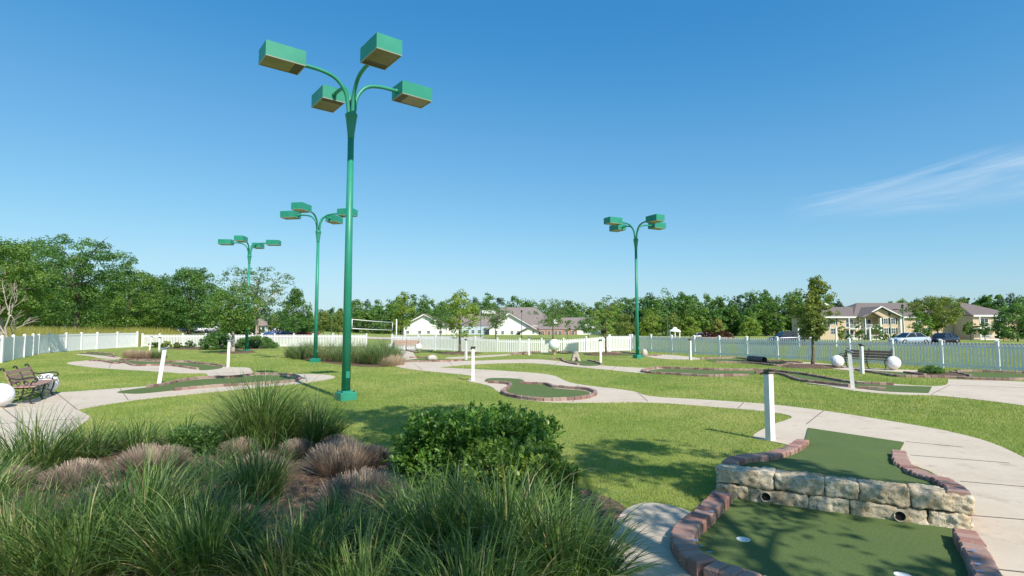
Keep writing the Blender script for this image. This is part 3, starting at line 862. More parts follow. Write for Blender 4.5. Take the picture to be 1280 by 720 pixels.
# ------------------------------------------------------------------ putting greens
def bricks(pts, w=.10, l=.19, h=.10, gap=.010, seed=1, base=None, mb=None, jit=1.0, ch=.012):
    """a row of blocks along a 3-D line; w across, l along; the points give the block tops when base is set"""
    rng = random.Random(seed)
    mb = mb or MB()
    pts = spline(pts, 10)
    acc = [0.0]
    for i in range(1, len(pts)): acc.append(acc[-1] + (pts[i] - pts[i - 1]).length)
    tot = acc[-1]; n = max(1, int(round(tot / (l + gap))))
    def at(s):
        s = min(max(s, 0), tot)
        for i in range(1, len(acc)):
            if acc[i] >= s:
                f = (s - acc[i - 1]) / max(1e-9, acc[i] - acc[i - 1]); return pts[i - 1].lerp(pts[i], f)
        return pts[-1]
    step = tot / n
    for k in range(n):
        a = at(k * step); b = at((k + 1) * step); c = at((k + .5) * step)
        d = b - a; rz = math.atan2(d.y, d.x) + rng.uniform(-.05, .05) * jit
        top = c.z + rng.uniform(-.006, .006) * jit
        if base is None: z0, z1 = c.z - .02, c.z + h + rng.uniform(-.006, .006) * jit
        else: z0, z1 = base, top
        ww = w * rng.uniform(.95, 1.05)
        mb.box((c.x + rng.uniform(-.006, .006) * jit, c.y + rng.uniform(-.006, .006) * jit, (z0 + z1) / 2), (max(.03, step - gap), ww, z1 - z0), 0, rz, rnd=rng.random(), ch=ch)
    return mb

HOLE_TURF = []
def hole(label, turf, borders, seed, z=.022, smooth=2, cups=()):
    c = G(*turf[0])
    root = empty('putting_green', (c.x, c.y, 0), 0, label, 'putting green', 'putting greens of the course')
    poly = chaikin(gp(turf), smooth)
    NO_GRASS.append(poly)
    MB().prism(poly, -.03, z).build('turf', M['green'], root, world=True)
    for i, bd in enumerate(borders):
        bricks([G(x, y, 0.0) for x, y in bd], seed=seed + i, h=.095).build('brick_border', M['edgebrick'], root, world=True)
    for (x, y) in cups:
        q = G(x, y); MB().lathe([(.07, z), (.07, z + .004), (.05, z + .0045)], n=20, M=Matrix.Translation((q.x, q.y, 0))).build('cup', M['cup'], root, world=True)
    return root

hole('pear-shaped putting green ringed with pink bricks in the middle of the lawn', [(604, 477), (611, 472.5), (657, 474.3), (651, 480.5), (664, 481), (684, 482), (690, 486), (710, 487.5), (733, 489.3), (739, 492.5), (728, 497.5), (697, 500.2), (672, 500), (648, 497.5), (631, 492), (632, 488.5), (640, 483), (634, 480), (612, 478.6)],
     [[(611, 479.2), (632, 480.5), (638, 482.5), (635, 487), (628, 491), (633, 494.5), (649, 498.8), (672, 501.3), (697, 501.6), (728, 499.4), (741, 496), (744, 492.5), (738, 489.3), (728, 487.8), (706, 486), (690, 484.5), (682, 481.8), (664, 481), (650, 480.6)]], 11)
hole('long winding turf strip on the left between the leaning marker post and the tall grass', [(139, 491), (180, 485.3), (206, 482.5), (228, 477.5), (247, 474.8), (267, 473.6), (290, 473.5), (306, 471.5), (319, 469.6), (342, 469.7), (361, 470.8), (371, 473.3), (369, 476), (352, 478), (322, 480), (281, 482.6), (247, 485.5), (219, 488.3), (180, 492.6), (165, 493)],
     [[(184, 485.3), (206, 482), (227, 477.2), (247, 474.2), (267, 472.8), (288, 472.8), (306, 470.8), (318, 468.8), (342, 468.9), (363, 470), (374, 473), (371, 476.8), (353, 479), (322, 481.2), (281, 483.6), (247, 486.3), (217, 489)]], 23)
hole('turf strip far left, bordered by bricks, beside the tan tufts', [(127, 450.7), (154, 450.7), (177, 452), (208, 453.6), (235, 453.2), (246, 455.4), (267, 457.3), (283, 460), (253, 464), (246, 461.6), (216, 457.3), (194, 456.8), (168, 457), (154, 453.3), (143, 454.4)],
     [[(112, 451.3), (128, 452.2), (144, 455), (155, 453.8), (168, 457.6), (194, 457.4), (216, 458), (247, 462.4)], [(150, 450.3), (177, 451.3), (208, 453.1), (232, 452.6), (246, 454.8), (268, 456.8), (280, 459)]], 31)
hole('long snaking putting green right of the lone lamp post, ending by the leaning marker', [(804, 465), (822, 461.6), (842, 461.8), (887, 463.5), (927, 464), (952, 464.4), (971, 466), (1000, 468.8), (1033, 474.8), (1067, 480.2), (1118, 482.6), (1165, 484.0), (1165, 484.0), (1165, 484.0), (1160.6, 492), (1160.6, 492), (1160.6, 492), (1110, 490.5), (1072, 486), (1062, 483.6), (1039, 481), (1000, 476.4), (984, 471), (971, 467.6), (950, 467.2), (935, 469.8), (915, 470), (890, 470.6), (862, 469.4), (840, 468)],
     [[(936, 470.6), (915, 470.6), (890, 471.2), (862, 470), (838, 468.6), (812, 467), (803, 464.6), (822, 461), (842, 461.2), (887, 462.9), (927, 463.4), (952, 463.8), (971, 465.4), (1000, 468.2), (1033, 474.2), (1067, 479.8), (1117, 482)], [(944, 467.4), (971, 467.8), (984, 471.3), (1000, 476.8), (1039, 481.6), (1062, 484)], [(1073, 486.3), (1108, 488.2)]], 43)
hole('right-hand putting green with a bark-filled island below the picket fence', [(1062, 461.5), (1078, 462.8), (1105, 464.5), (1131, 466), (1160, 470.5), (1186, 466.3), (1200, 465), (1220, 465.6), (1280, 468), (1330, 470), (1325, 474), (1280, 474.6), (1254, 475), (1214, 473.8), (1189, 472.4), (1151, 471.4), (1120, 470.4), (1100, 467.2), (1072, 463.6)],
     [[(1069, 463.4), (1100, 468), (1120, 471.2), (1151, 472.2), (1189, 473.1), (1214, 474.5), (1254, 475.8), (1280, 475.3), (1328, 473.6)], [(1130.6, 467), (1145, 468.7), (1157, 470.4)], [(1188, 466.6), (1200, 468.4), (1214, 471.6)], [(1195, 465.4), (1220, 465), (1280, 467.2), (1330, 469)]], 57)
q = gp([(1134, 467.4), (1150, 465.5), (1165, 464.6), (1187, 466.6), (1200, 469), (1212, 472.2), (1188, 471.6), (1158, 470.8)])
NO_GRASS.append(q); tag(MB().prism(chaikin(q, 2), -.03, .05).build('island_mulch', M['mulch']), kind='structure')
hole('narrow putting green with a corrugated pipe in front of the shaded fence', [(876, 449.6), (915, 448.6), (930, 449.6), (938, 452), (956, 452.4), (1000, 454.6), (1000, 456), (971, 457), (927, 453.8), (896, 453)],
     [[(876, 449.1), (897, 448.6), (915, 448.1), (930, 449), (938, 451.6)], [(895, 453.6), (927, 454.2), (950, 455.6), (971, 457.8), (985, 456.6), (1000, 456.3)], [(956, 451.9), (978, 452.8), (1004, 454.2)]], 67)
hole('small putting green with a stump tunnel obstacle in front of the giant ball', [(712, 451.2), (720, 450.6), (742, 452.3), (756, 457.2), (724, 458.2)],
     [[(686, 449.2), (702, 449.6), (704, 452), (712, 454.5), (723, 456.6)], [(735, 451.6), (744, 453.2), (752, 456)]], 71)
hole('low brick-edged green with a white boulder near the opening in the fence', [(508, 450), (528, 448.6), (548, 449.3), (575, 450.4), (565, 451.4), (527, 452.3), (509, 452.4)],
     [[(512, 447.8), (524, 447.6), (538, 448.4)], [(505, 450.4), (506, 452.4), (527, 453), (565, 452), (580, 451)]], 83)
hole('thin green edged with bricks just below the middle fence', [(638, 442.3), (665, 440.9), (716, 441), (716, 442.3), (665, 442.4), (640, 443.6)],
     [[(634, 443.6), (650, 443.5), (664, 442.6)], [(640, 442), (664, 440.8), (690, 440.6), (714, 440.9)]], 91)
hole('low green with a brick edge under the thin tree by the lone lamp post', [(756, 442.6), (775, 441.4), (797, 443.5), (826, 443.8), (824, 445), (790, 445), (765, 444.4)],
     [[(754, 443.1), (764, 441.4), (778, 441), (796, 443), (810, 443.4)], [(800, 445.2), (815, 445.4), (827, 444.6)]], 97)
hole('low green by the fence corner at the far left behind the tan tufts', [(98, 441.5), (114, 441.2), (142, 443.4), (150, 445.5), (146, 446.5), (130, 444.8), (104, 442.8)],
     [[(104, 441.3), (116, 441.4), (142, 443.2)], [(135, 445.6), (146, 447.2)]], 103)
hole('short green between the far bench and the thin leafy tree', [(512, 440.5), (530, 438.4), (541, 438.2), (540, 439.6), (524, 441.5)],
     [[(508, 438.2), (517, 440.6), (524, 441.4)], [(524, 437.2), (532, 437.6), (541, 438)]], 109)

# obstacles
p = G(946, 453.6); a = G(936.5, 452.6); b_ = G(956, 454.4)
root = empty('corrugated_pipe', (p.x, p.y, 0), 0, 'dark corrugated pipe lying across the narrow green', 'pipe')
ax = (b_ - a).normalized(); L_ = (b_ - a).length; mb = MB(); pts = []; rad = []
for k in range(41):
    pts.append(a + ax * (L_ * k / 40) + Vector((0, 0, .17))); rad.append(.155 + .012 * math.sin(k * 2.2))
mb.tube(pts, rad, n=18, cap=False); mb.tube([pts[-1], pts[-1] - ax * .6], [.142, .142], n=18, cap=False)
mb.build('pipe_wall', M['pipe'], root, world=True)

def rock(name, label, loc, d, seed, m='rock', cat='rock'):
    bm_v = []; n = 14; mb = MB(); vs = []
    for i in range(9):
        ph = -PI / 2 + PI * i / 8
        for k in range(n):
            t = 2 * PI * k / n
            v = Vector((math.cos(ph) * math.cos(t), math.cos(ph) * math.sin(t), math.sin(ph)))
            s = 1 + .35 * mnoise.noise(v * 1.3 + Vector((seed, 0, 0))) + .12 * mnoise.noise(v * 3.5 + Vector((seed, 3, 0)))
            vs.append((v.x * d[0] * s * .5, v.y * d[1] * s * .5, max(-.05, d[2] * (.42 + .5 * v.z * s))))
    fs = [(i * n + k, i * n + (k + 1) % n, (i + 1) * n + (k + 1) % n, (i + 1) * n + k) for i in range(8) for k in range(n)]
    mb.add(vs, fs, 0, .5, True)
    o = mb.build(name, M[m]); o.location = loc
    return tag(o, label, cat)
rock('boulder', 'white rounded boulder on the low brick-edged green near the fence opening', G(540, 451), (.62, .5, .34), 3)
rock('boulder', 'upright tan rock right at the foot of the lone lamp post', G(805.5, 446), (.36, .32, .5), 8)
# stump with a tunnel through it
p = G(719.5, 451.6)
root = empty('stump_obstacle', p, 0, 'pale tree stump obstacle with a tunnel through its foot on the small green', 'obstacle')
mb = MB()
mb.lathe([(.20, .20), (.19, .27), (.155, .42), (.16, .52), (.165, .54), (.02, .53)], n=14)
for k in range(4):
    a = PI / 4 + k * PI / 2
    mb.tube(spline([(.10 * math.cos(a), .10 * math.sin(a), .34), (.16 * math.cos(a), .16 * math.sin(a), .17), (.26 * math.cos(a), .26 * math.sin(a), -.03)], 4), [.10] * 5 + [.095] * 2 + [.09, .08], n=9)
mb.build('stump', M['bark_pale'], root)

# ------------------------------------------------------------------ the front green with its stone wall
fl = G(905, 640)
front = empty('putting_green', (3.2, 5.5, 0), 0, 'nearest putting green, two dark turf levels with a stone wall between them', 'putting green', 'putting greens of the course')
WL = G(899, 619); WR = G(1211, 662)
WZ = .315
left_px = [(912, 576, .31), (927, 570, .285), (957, 567.5, .245), (985, 560, .17), (1004, 549, .10), (1010, 534.5, .03)]
right_px = [(1199, 613, .31), (1190, 606, .28), (1178, 597.5, .24), (1150, 589.5, .20), (1129, 578, .14), (1123, 563, .09), (1130, 552.5, .03)]
LC = spline([G(*q) for q in left_px], 10); RC = spline([G(*q) for q in right_px], 10)
def resample(c, n):
    acc = [0.0]
    for i in range(1, len(c)): acc.append(acc[-1] + (c[i] - c[i - 1]).length)
    out = []
    for k in range(n):
        s = acc[-1] * k / (n - 1); i = 1
        while i < len(c) - 1 and acc[i] < s: i += 1
        f = (s - acc[i - 1]) / max(1e-9, acc[i] - acc[i - 1]); out.append(c[i - 1].lerp(c[i], min(1, f)))
    return out
NR, NCOL = 40, 22
la = resample(LC, NR); ra = resample(RC, NR)
vs = []; fs = []
for i in range(NR):
    t = i / (NR - 1)
    for j in range(NCOL):
        s = j / (NCOL - 1)
        q = la[i].lerp(ra[i], s)
        wave = .048 * math.exp(-((t - .62) / .07) ** 2) * math.sin(PI * min(1, s * 1.05)) + .035 * math.exp(-((t - .35) / .06) ** 2) * s
        vs.append((q.x, q.y, max(.02, q.z - .035 * (1 if i < NR - 8 else (NR - 1 - i) / 8) + wave)))
nv = len(vs)
for i in range(NR - 1):
    for j in range(NCOL - 1):
        a = i * NCOL + j; fs.append((a, a + 1, a + NCOL + 1, a + NCOL))
mb = MB(); mb.add(vs, fs, 0, .5, True)
# skirt down to the ground
edge = [i * NCOL for i in range(NR)] + [(NR - 1) * NCOL + j for j in range(1, NCOL)] + [i * NCOL + NCOL - 1 for i in reversed(range(NR - 1))]
sv = [vs[e] for e in edge] + [(vs[e][0], vs[e][1], -.02) for e in edge]
m_ = len(edge)
mb.add(sv, [(k, k + 1, m_ + k + 1, m_ + k) for k in range(m_ - 1)])
mb.build('upper_turf', M['green'], front, world=True)
NO_GRASS.append([vs[e] for e in edge])
low_l = [(908, 617), (897, 627), (884, 640), (866, 655), (858, 668), (863, 686), (884, 702), (915, 713), (960, 728), (1010, 745), (1070, 765)]
low_r = [(1200, 663), (1210, 682), (1220, 702), (1231, 722), (1245, 750), (1262, 785)]
poly = [G(x, y) for x, y in low_l] + [G(1150, 800)] + [G(x, y) for x, y in reversed(low_r)]
NO_GRASS.append(poly)
MB().prism(poly, -.03, .024).build('lower_turf', M['green'], front, world=True)
bm_ = bricks([G(x, y, z + .045) for x, y, z in left_px[:5]], w=.175, l=.10, gap=.008, seed=201, base=-.02, ch=.012)
bm_.build('brick_border', M['brick'], front, world=True)
bricks([G(x, y, z + .045) for x, y, z in right_px[:6]], w=.175, l=.10, gap=.008, seed=202, base=-.02, ch=.012).build('brick_border', M['brick'], front, world=True)
bricks([G(x - 4, y - 3, .125) for x, y in low_l], w=.19, l=.112, gap=.008, seed=203, base=-.02, ch=.014).build('brick_border', M['brick'], front, world=True)
bricks([G(x + 6, y - 3, .125) for x, y in low_r], w=.17, l=.115, gap=.008, seed=204, base=-.02, ch=.014).build('brick_border', M['brick'], front, world=True)
for (x, y) in ((929, 674), (1128, 719)):
    q = G(x, y, .026)
    cp = MB().lathe([(.056, .02), (.056, .028), (.050, .0285), (.049, .0265), (.01, .0262)], n=28, M=Matrix.Translation((q.x, q.y, 0)))
    cp.build('cup', M['cup'], front, world=True)
rs = random.Random(4)
for (x, y) in ((1216, 689), (1219, 697.5), (1222, 706), (1225, 715), (868, 676), (876, 683), (887, 691), (890, 640)):
    q = G(x, y, .128)
    n = 9; ph = rs.uniform(0, 6)
    poly = [(q.x + .028 * rs.uniform(.5, 1.2) * math.cos(2 * PI * k / n), q.y + .012 * rs.uniform(.5, 1.2) * math.sin(2 * PI * k / n)) for k in range(n)]
    MB().prism(poly, .1335, .1365).build('paint_mark', M['bluechalk'], front, world=True)

# the wall: two courses of rough blocks
wd = (WR - WL); wlen = wd.length; wx = wd.normalized(); wy = Vector((-wx.y, wx.x, 0)); wrz = math.atan2(wx.y, wx.x)
wall = empty('retaining_wall', WL, wrz, 'low wall of rough pale limestone blocks across the nearest putting green', 'stone wall')
def stone(x0, x1, z0, z1, dep, seed):
    nx, ny, nz = 34, 12, 14
    L_, H_, D_ = x1 - x0, z1 - z0, dep
    idx = {}; vs = []; fs = []
    def vert(i, j, k):
        key = (i, j, k)
        if key in idx: return idx[key]
        u = Vector((2 * i / nx - 1, 2 * j / ny - 1, 2 * k / nz - 1))
        h = Vector((L_ / 2, D_ / 2, H_ / 2)); r = .022
        q = Vector((u.x * h.x, u.y * h.y, u.z * h.z))
        inner = Vector((max(-h.x + r, min(h.x - r, q.x)), max(-h.y + r, min(h.y - r, q.y)), max(-h.z + r, min(h.z - r, q.z))))
        d = q - inner
        if d.length > 1e-6: q = inner + d.normalized() * min(r, d.length)
        w = Vector((q.x * 9 + seed * 3.1, q.y * 9, q.z * 9 + seed))
        a = .022 * mnoise.noise(w * .7) + .016 * mnoise.noise(w * 2.1) + .008 * mnoise.noise(w * 5)
        nrm = Vector((u.x ** 7, u.y ** 7, u.z ** 7))
        if nrm.length > 0: nrm.normalize()
        q += nrm * a
        if u.y < -.9: q.y -= .006 * (1 - abs(u.x) ** 3) * (1 - abs(u.z) ** 3)
        idx[key] = len(vs); vs.append((q.x + (x0 + x1) / 2, q.y, q.z + (z0 + z1) / 2)); return idx[key]
    for i in range(nx):
        for j in range(ny):
            fs.append([vert(i, j, 0), vert(i, j + 1, 0), vert(i + 1, j + 1, 0), vert(i + 1, j, 0)])
            fs.append([vert(i, j, nz), vert(i + 1, j, nz), vert(i + 1, j + 1, nz), vert(i, j + 1, nz)])
        for k in range(nz):
            fs.append([vert(i, 0, k), vert(i + 1, 0, k), vert(i + 1, 0, k + 1), vert(i, 0, k + 1)])
            fs.append([vert(i, ny, k), vert(i, ny, k + 1), vert(i + 1, ny, k + 1), vert(i + 1, ny, k)])
    for j in range(ny):
        for k in range(nz):
            fs.append([vert(0, j, k), vert(0, j, k + 1), vert(0, j + 1, k + 1), vert(0, j + 1, k)])
            fs.append([vert(nx, j, k), vert(nx, j + 1, k), vert(nx, j + 1, k + 1), vert(nx, j, k + 1)])
    mb = MB(); mb.add(vs, fs, 0, .5, True)
    return mb.build('stone_block', M['lime'], wall)
def wpos(px, z):   # distance along the wall at a photo pixel column
    best = None
    for k in range(400):
        s = wlen * 1.04 * k / 399 - .02
        q = WL + wx * s
        x = 640 + q.x / (q.y * CT + (z - EYE) * ST) * F
        if best is None or abs(x - px) < best[0]: best = (abs(x - px), s)
    return best[1]
tp = [wpos(x, .25) for x in (893, 969, 1031, 1073, 1136)] + [wlen + .03]
bt = [wpos(x, .08) for x in (893, 937, 1010, 1062, 1158)] + [wlen + .02]
for i in range(5): stone(tp[i] + .003, tp[i + 1] - .003, .158, .325, .24, i + 1)
for i in range(5):
    so = stone(bt[i] + .003, bt[i + 1] - .003, -.02, .155, .24, i + 21)
    for px, pz in ((959, .085), (1123, .075)):
        s = wpos(px, pz)
        if bt[i] < s < bt[i + 1]:
            T = Matrix.Translation((s, -.145, pz)) @ Matrix.Rotation(PI / 2, 4, 'X')
            mb = MB()
            n = 24
            prof_ = [(.052, -.10), (.052, .004), (.044, .004), (.043, -.10)]
            vs = [(r_ * math.cos(2 * PI * k / n), r_ * math.sin(2 * PI * k / n), z_) for r_, z_ in prof_ for k in range(n)]
            fs = [(a_ * n + k, a_ * n + (k + 1) % n, (a_ + 1) * n + (k + 1) % n, (a_ + 1) * n + k) for a_ in range(3) for k in range(n)]
            mb.add(vs, fs, 0, .5, True, T)
            vs = [(.0435 * math.cos(2 * PI * k / n), .0435 * math.sin(2 * PI * k / n), -.012) for k in range(n)]
            mb.add(vs, [tuple(range(n))], 1, .5, False, T)
            mb.build('pipe_end', [mat('pipe rim', (.42, .36, .28), rough=.7), M['darkhole']], so)
# ------------------------------------------------------------------ cars
M['tyre'] = mat('tyre rubber', (.02, .02, .02), rough=.85)
M['rim'] = mat('wheel rim', (.22, .22, .23), rough=.35, metal=.7)
M['carglass'] = mat('car glass', (.015, .02, .025), rough=.08, spec=.6)
M['tail'] = mat('tail lamp', (.35, .015, .015), rough=.2)
M['headl'] = mat('head lamp', (.65, .67, .7), rough=.15)
def carpaint(name, c): return mat(name, c, rough=.28, spec=.5, coat=.6)
PAINT = {'silver': carpaint('silver blue paint', (.40, .48, .56)), 'dark': carpaint('near black paint', (.015, .016, .022)), 'navy': carpaint('dark navy paint', (.02, .03, .065)),
         'red': carpaint('red paint', (.25, .02, .025)), 'blue': carpaint('blue paint', (.02, .06, .22)), 'white': carpaint('white paint', (.72, .72, .72))}
def car(name, label, loc, rz, paint, L_=4.7, Hh=1.45, suv=False):
    root = empty(name, loc, rz, label, 'car')
    h = L_ / 2; w = .9
    bz = .92 if not suv else 1.02
    # lower body: stations along the length
    st_ = [(-h, .42, .62, .62), (-h + .12, .26, .74, .78), (-h + .7, .20, .80 + (.06 if suv else 0), .88), (-h + 1.35, .19, bz - .03, .9), (0, .19, bz, .91), (h - 1.0, .19, bz + .02, .90), (h - .3, .22, bz, .84), (h - .06, .28, bz - .10, .76), (h, .42, .70, .66)]
    vs = []; fs = []
    for (x, z0, z1, ww) in st_:
        zm = z0 * .45 + z1 * .55
        vs += [(x, -ww * .92, z0), (x, -ww, zm), (x, -ww * .9, z1), (x, ww * .9, z1), (x, ww, zm), (x, ww * .92, z0)]
    n = len(st_)
    for i in range(n - 1):
        for k in range(6):
            j = (k + 1) % 6; fs.append((i * 6 + k, i * 6 + j, (i + 1) * 6 + j, (i + 1) * 6 + k)[::-1])
    fs.append(tuple(range(6))); fs.append(tuple(reversed(range((n - 1) * 6, n * 6))))
    mb = MB(); mb.add(vs, fs, 0, .5, True)
    # roof slab
    r0, r1 = (-.45, .95) if not suv else (-.55, 1.85)
    b0_, b1_ = (-1.25, 1.65) if not suv else (-1.2, 2.15)
    mb.add([(r0, -.60, Hh - .03), (r1, -.60, Hh - .03), (r1, .60, Hh - .03), (r0, .60, Hh - .03), (r0 + .1, -.5, Hh), (r1 - .1, -.5, Hh), (r1 - .1, .5, Hh), (r0 + .1, .5, Hh)],
           [(0, 3, 2, 1), (4, 5, 6, 7), (0, 1, 5, 4), (1, 2, 6, 5), (2, 3, 7, 6), (3, 0, 4, 7)])
    for s in (-1, 1):
        for (xa, xb) in ((b0_, r0), ((b0_ + b1_) / 2, (r0 + r1) / 2), (b1_, r1)):
            mb.tube([(xa, s * .83, bz - .02), (xb, s * .615, Hh - .02)], .035, n=6)
    mb.build('body', PAINT[paint], root)
    gb = MB()
    vs = [(b0_, -.80, bz - .01), (b1_, -.80, bz - .01), (b1_, .80, bz - .01), (b0_, .80, bz - .01), (r0, -.58, Hh - .032), (r1, -.58, Hh - .032), (r1, .58, Hh - .032), (r0, .58, Hh - .032)]
    gb.add(vs, [(0, 3, 2, 1), (4, 5, 6, 7), (0, 1, 5, 4), (1, 2, 6, 5), (2, 3, 7, 6), (3, 0, 4, 7)])
    gb.build('window', M['carglass'], root)
    for x in (-h + .92, h - .95):
        for s in (-1, 1):
            T = Matrix.Translation((x, s * .80, .33)) @ Matrix.Rotation(PI / 2, 4, 'X')
            wl = MB(); wl.lathe([(.20, -.11), (.31, -.10), (.33, -.06), (.33, .06), (.31, .10), (.20, .11)], n=20, M=T)
            wo = wl.build('wheel', M['tyre'], root)
            MB().lathe([(.02, -.118), (.20, -.116), (.20, .116), (.02, .118)], n=16, M=T).build('rim', M['rim'], wo)
    for s in (-1, 1):
        MB().box((h - .05, s * .62, .74), (.16, .30, .13), ch=.02).build('tail_light', M['tail'], root)
        MB().box((-h + .10, s * .60, .64), (.16, .28, .12), ch=.02).build('headlight', M['headl'], root)
    return root
def far(px, Y, dz=0.0):
    x = (px - 640) * Y / F
    return (x, Y, terrain(x, Y) + dz)
car('parked_car', 'light silver-blue sedan parked beyond the right picket fence', far(1135, 69, .03), math.radians(8), 'silver')
car('parked_car', 'near-black car parked just right of the silver-blue sedan', far(1177, 72, .03), math.radians(24), 'dark', 4.6, 1.42)
car('parked_car', 'dark navy car beyond the fence left of the upright young tree', far(982, 78, .03), math.radians(0), 'navy', 4.9, 1.65, True)
car('parked_car', 'white car half hidden behind the planter with the clipped cone', far(881, 128, .05), math.radians(170), 'white', 4.8, 1.6, True)
car('parked_car', 'blue car seen over the left fence near the little cottage', far(349, 92, .05), math.radians(25), 'blue', 4.7, 1.6, True)
car('parked_car', 'red car seen over the left fence beside the slim lamp post', far(381, 92, .05), math.radians(5), 'red', 4.9, 1.5)
car('parked_car', 'white van-like car seen over the fence under the dense round tree', far(260, 92, .05), math.radians(85), 'white', 4.8, 1.85, True)
car('parked_car', 'dark car in the shade behind the far end of the board fence', far(181, 94, .05), math.radians(10), 'dark', 4.7, 1.6, True)
car('parked_car', 'dark blue car in the shade behind the round clipped bush', far(238, 95, .05), math.radians(5), 'navy', 4.7, 1.5)

# ------------------------------------------------------------------ buildings
M['shingle'] = mat('brown grey shingles', (.155, .125, .115), (.20, .165, .15), scale=3.0, rough=.95, bump=.3, bscale=8)
M['shingle2'] = mat('grey brown shingles', (.20, .165, .155), (.25, .21, .195), scale=1.2, rough=.95, bump=.3, bscale=6)
M['siding_tan'] = mat('tan siding', (.54, .41, .28), (.58, .45, .31), scale=2, rough=.8)
M['siding_white'] = mat('white siding', (.72, .72, .70), (.76, .76, .74), scale=.6, rough=.7)
M['siding_blue'] = mat('pale blue siding', (.45, .54, .58), rough=.7)
M['redbrick'] = mat('red brick wall', (.34, .17, .12), (.42, .23, .17), scale=3, rough=.9)
M['trimwhite'] = mat('white trim', (.76, .76, .74), rough=.6)
M['pane'] = mat('window glass', (.035, .05, .06), (.07, .09, .10), scale=1, rough=.12, spec=.6)
M['shutter'] = mat('dark green shutter', (.018, .04, .038), rough=.6)
def hip(mb, x0, x1, y0, y1, z0, z1, rx0, rx1, over=.5, mi=0):
    x0 -= over; x1 += over; y0 -= over; y1 += over; ym = (y0 + y1) / 2
    vs = [(x0, y0, z0), (x1, y0, z0), (x1, y1, z0), (x0, y1, z0), (rx0, ym, z1), (rx1, ym, z1)]
    mb.add(vs, [(0, 1, 5, 4), (1, 2, 5), (2, 3, 4, 5), (3, 0, 4), (0, 3, 2, 1)], mi)
def gable_roof(mb, x0, x1, xa, y0, y1, z0, za, t=.18, over=.45):
    """ridge runs along y; sloping slabs with thickness"""
    for (xe, s) in ((x0, -1), (x1, 1)):
        d = Vector((xa - xe, 0, za - z0)).normalized(); e = Vector((xe, 0, z0)) - d * over
        nrm = Vector((-d.z, 0, d.x)) * (-1 if s > 0 else 1)
        if nrm.z < 0: nrm = -nrm
        a = Vector((xa, 0, za))
        vs = []
        for y in (y0 - over, y1):
            for q in (e, a):
                vs.append(Vector((q.x, y, q.z))); vs.append(Vector((q.x, y, q.z)) + nrm * t)
        mb.add(vs, [(0, 1, 3, 2), (4, 6, 7, 5), (0, 4, 5, 1), (2, 3, 7, 6), (1, 5, 7, 3), (0, 2, 6, 4)])
def gable_wall(mb, x0, x1, xa, y, zb, z0, za, th=.3, mi=0):
    pr = [(x0, zb), (x1, zb), (x1, z0), (xa, za - .05), (x0, z0)]
    vs = [(a, y, b) for a, b in pr] + [(a, y + th, b) for a, b in pr]; n = 5
    mb.add(vs, [tuple(range(n)), tuple(reversed(range(n, 2 * n)))] + [(k, n + k, n + (k + 1) % n, (k + 1) % n) for k in range(n)], mi)
def window(root, x, y, z, w, h, shutters=False, name='window'):
    wf = MB()
    for (cx, cz, dx, dz) in ((x - w / 2, z, .10, h + .1), (x + w / 2, z, .10, h + .1), (x, z + h / 2, w - .1, .10), (x, z - h / 2, w - .1, .10), (x, z, .05, h - .1)):
        wf.box((cx, y - .03, cz), (dx, .08, dz))
    wf.box((x, y - .045, z), (w - .1, .03, .05))
    f = wf.build(name, M['trimwhite'], root, world=True)
    MB().box((x, y - .012, z), (w - .08, .02, h - .08)).build('pane', M['pane'], f, world=True)
    if shutters:
        for s in (-1, 1):
            MB().box((x + s * (w / 2 + .28), y - .035, z), (.42, .06, h + .08)).build('shutter', M['shutter'], f, world=True)
# apartment house on the right, Y about 140: 0.2 m per photo pixel
def AX(px): return (px - 640) * .2
def AZ(py): return 1.85 - (py - 408) * .2
YA = 140.0
ap = empty('apartment_building', (AX(1130), YA, -1.5), 0, 'two-storey tan apartment building with brown hip roofs and white balconies on the right', 'building')
wb = MB()
wb.box(((AX(1024) + AX(1190)) / 2, YA + 7, (AZ(396) - 1.6) / 2), (AX(1190) - AX(1024), 14, AZ(396) + 1.6))
wb.box(((AX(1190.5) + AX(1243)) / 2, YA + 3, (AZ(395) - 1.6) / 2), (AX(1243) - AX(1190.5), 18, AZ(395) + 1.6))
wb.box(((AX(1094) + AX(1116)) / 2, YA - 1.0, (AZ(396.5) - 1.6) / 2), (AX(1116) - AX(1094), 2, AZ(396.5) + 1.6))
gable_wall(wb, AX(1072), AX(1116), AX(1093), YA - 2.0, AZ(396.4), AZ(396), AZ(385))
wb.build('wall', M['siding_tan'], ap, world=True)
MB().box(((AX(1195) + AX(1243)) / 2, YA - 6.03, -1.15), (AX(1243) - AX(1215), .06, .7)).build('brick_base', M['redbrick'], ap, world=True)
rf = MB()
hip(rf, AX(1024), AX(1120), YA, YA + 14, AZ(395.8), AZ(382.5), AX(1052), AX(1100))
hip(rf, AX(1068), AX(1200), YA + .2, YA + 16, AZ(395.5), AZ(377), AX(1096), AX(1170))
hip(rf, AX(1190.5), AX(1243), YA - 6, YA + 12, AZ(394.6), AZ(376.5), AX(1206), AX(1211))
gable_roof(rf, AX(1070), AX(1118), AX(1093), YA - 2.2, YA + 6, AZ(396.5), AZ(384.2))
gable_roof(rf, AX(1071), AX(1090), AX(1080), YA - 2.8, YA - 1.8, AZ(396.5), AZ(391))
ro = rf.build('roof', M['shingle'], ap, world=True)
ch = MB(); ch.box((AX(1045), YA + 6, AZ(390)), (1.7, 1.7, 2.6), 0); ch.build('chimney', M['redbrick'], ro, world=True)
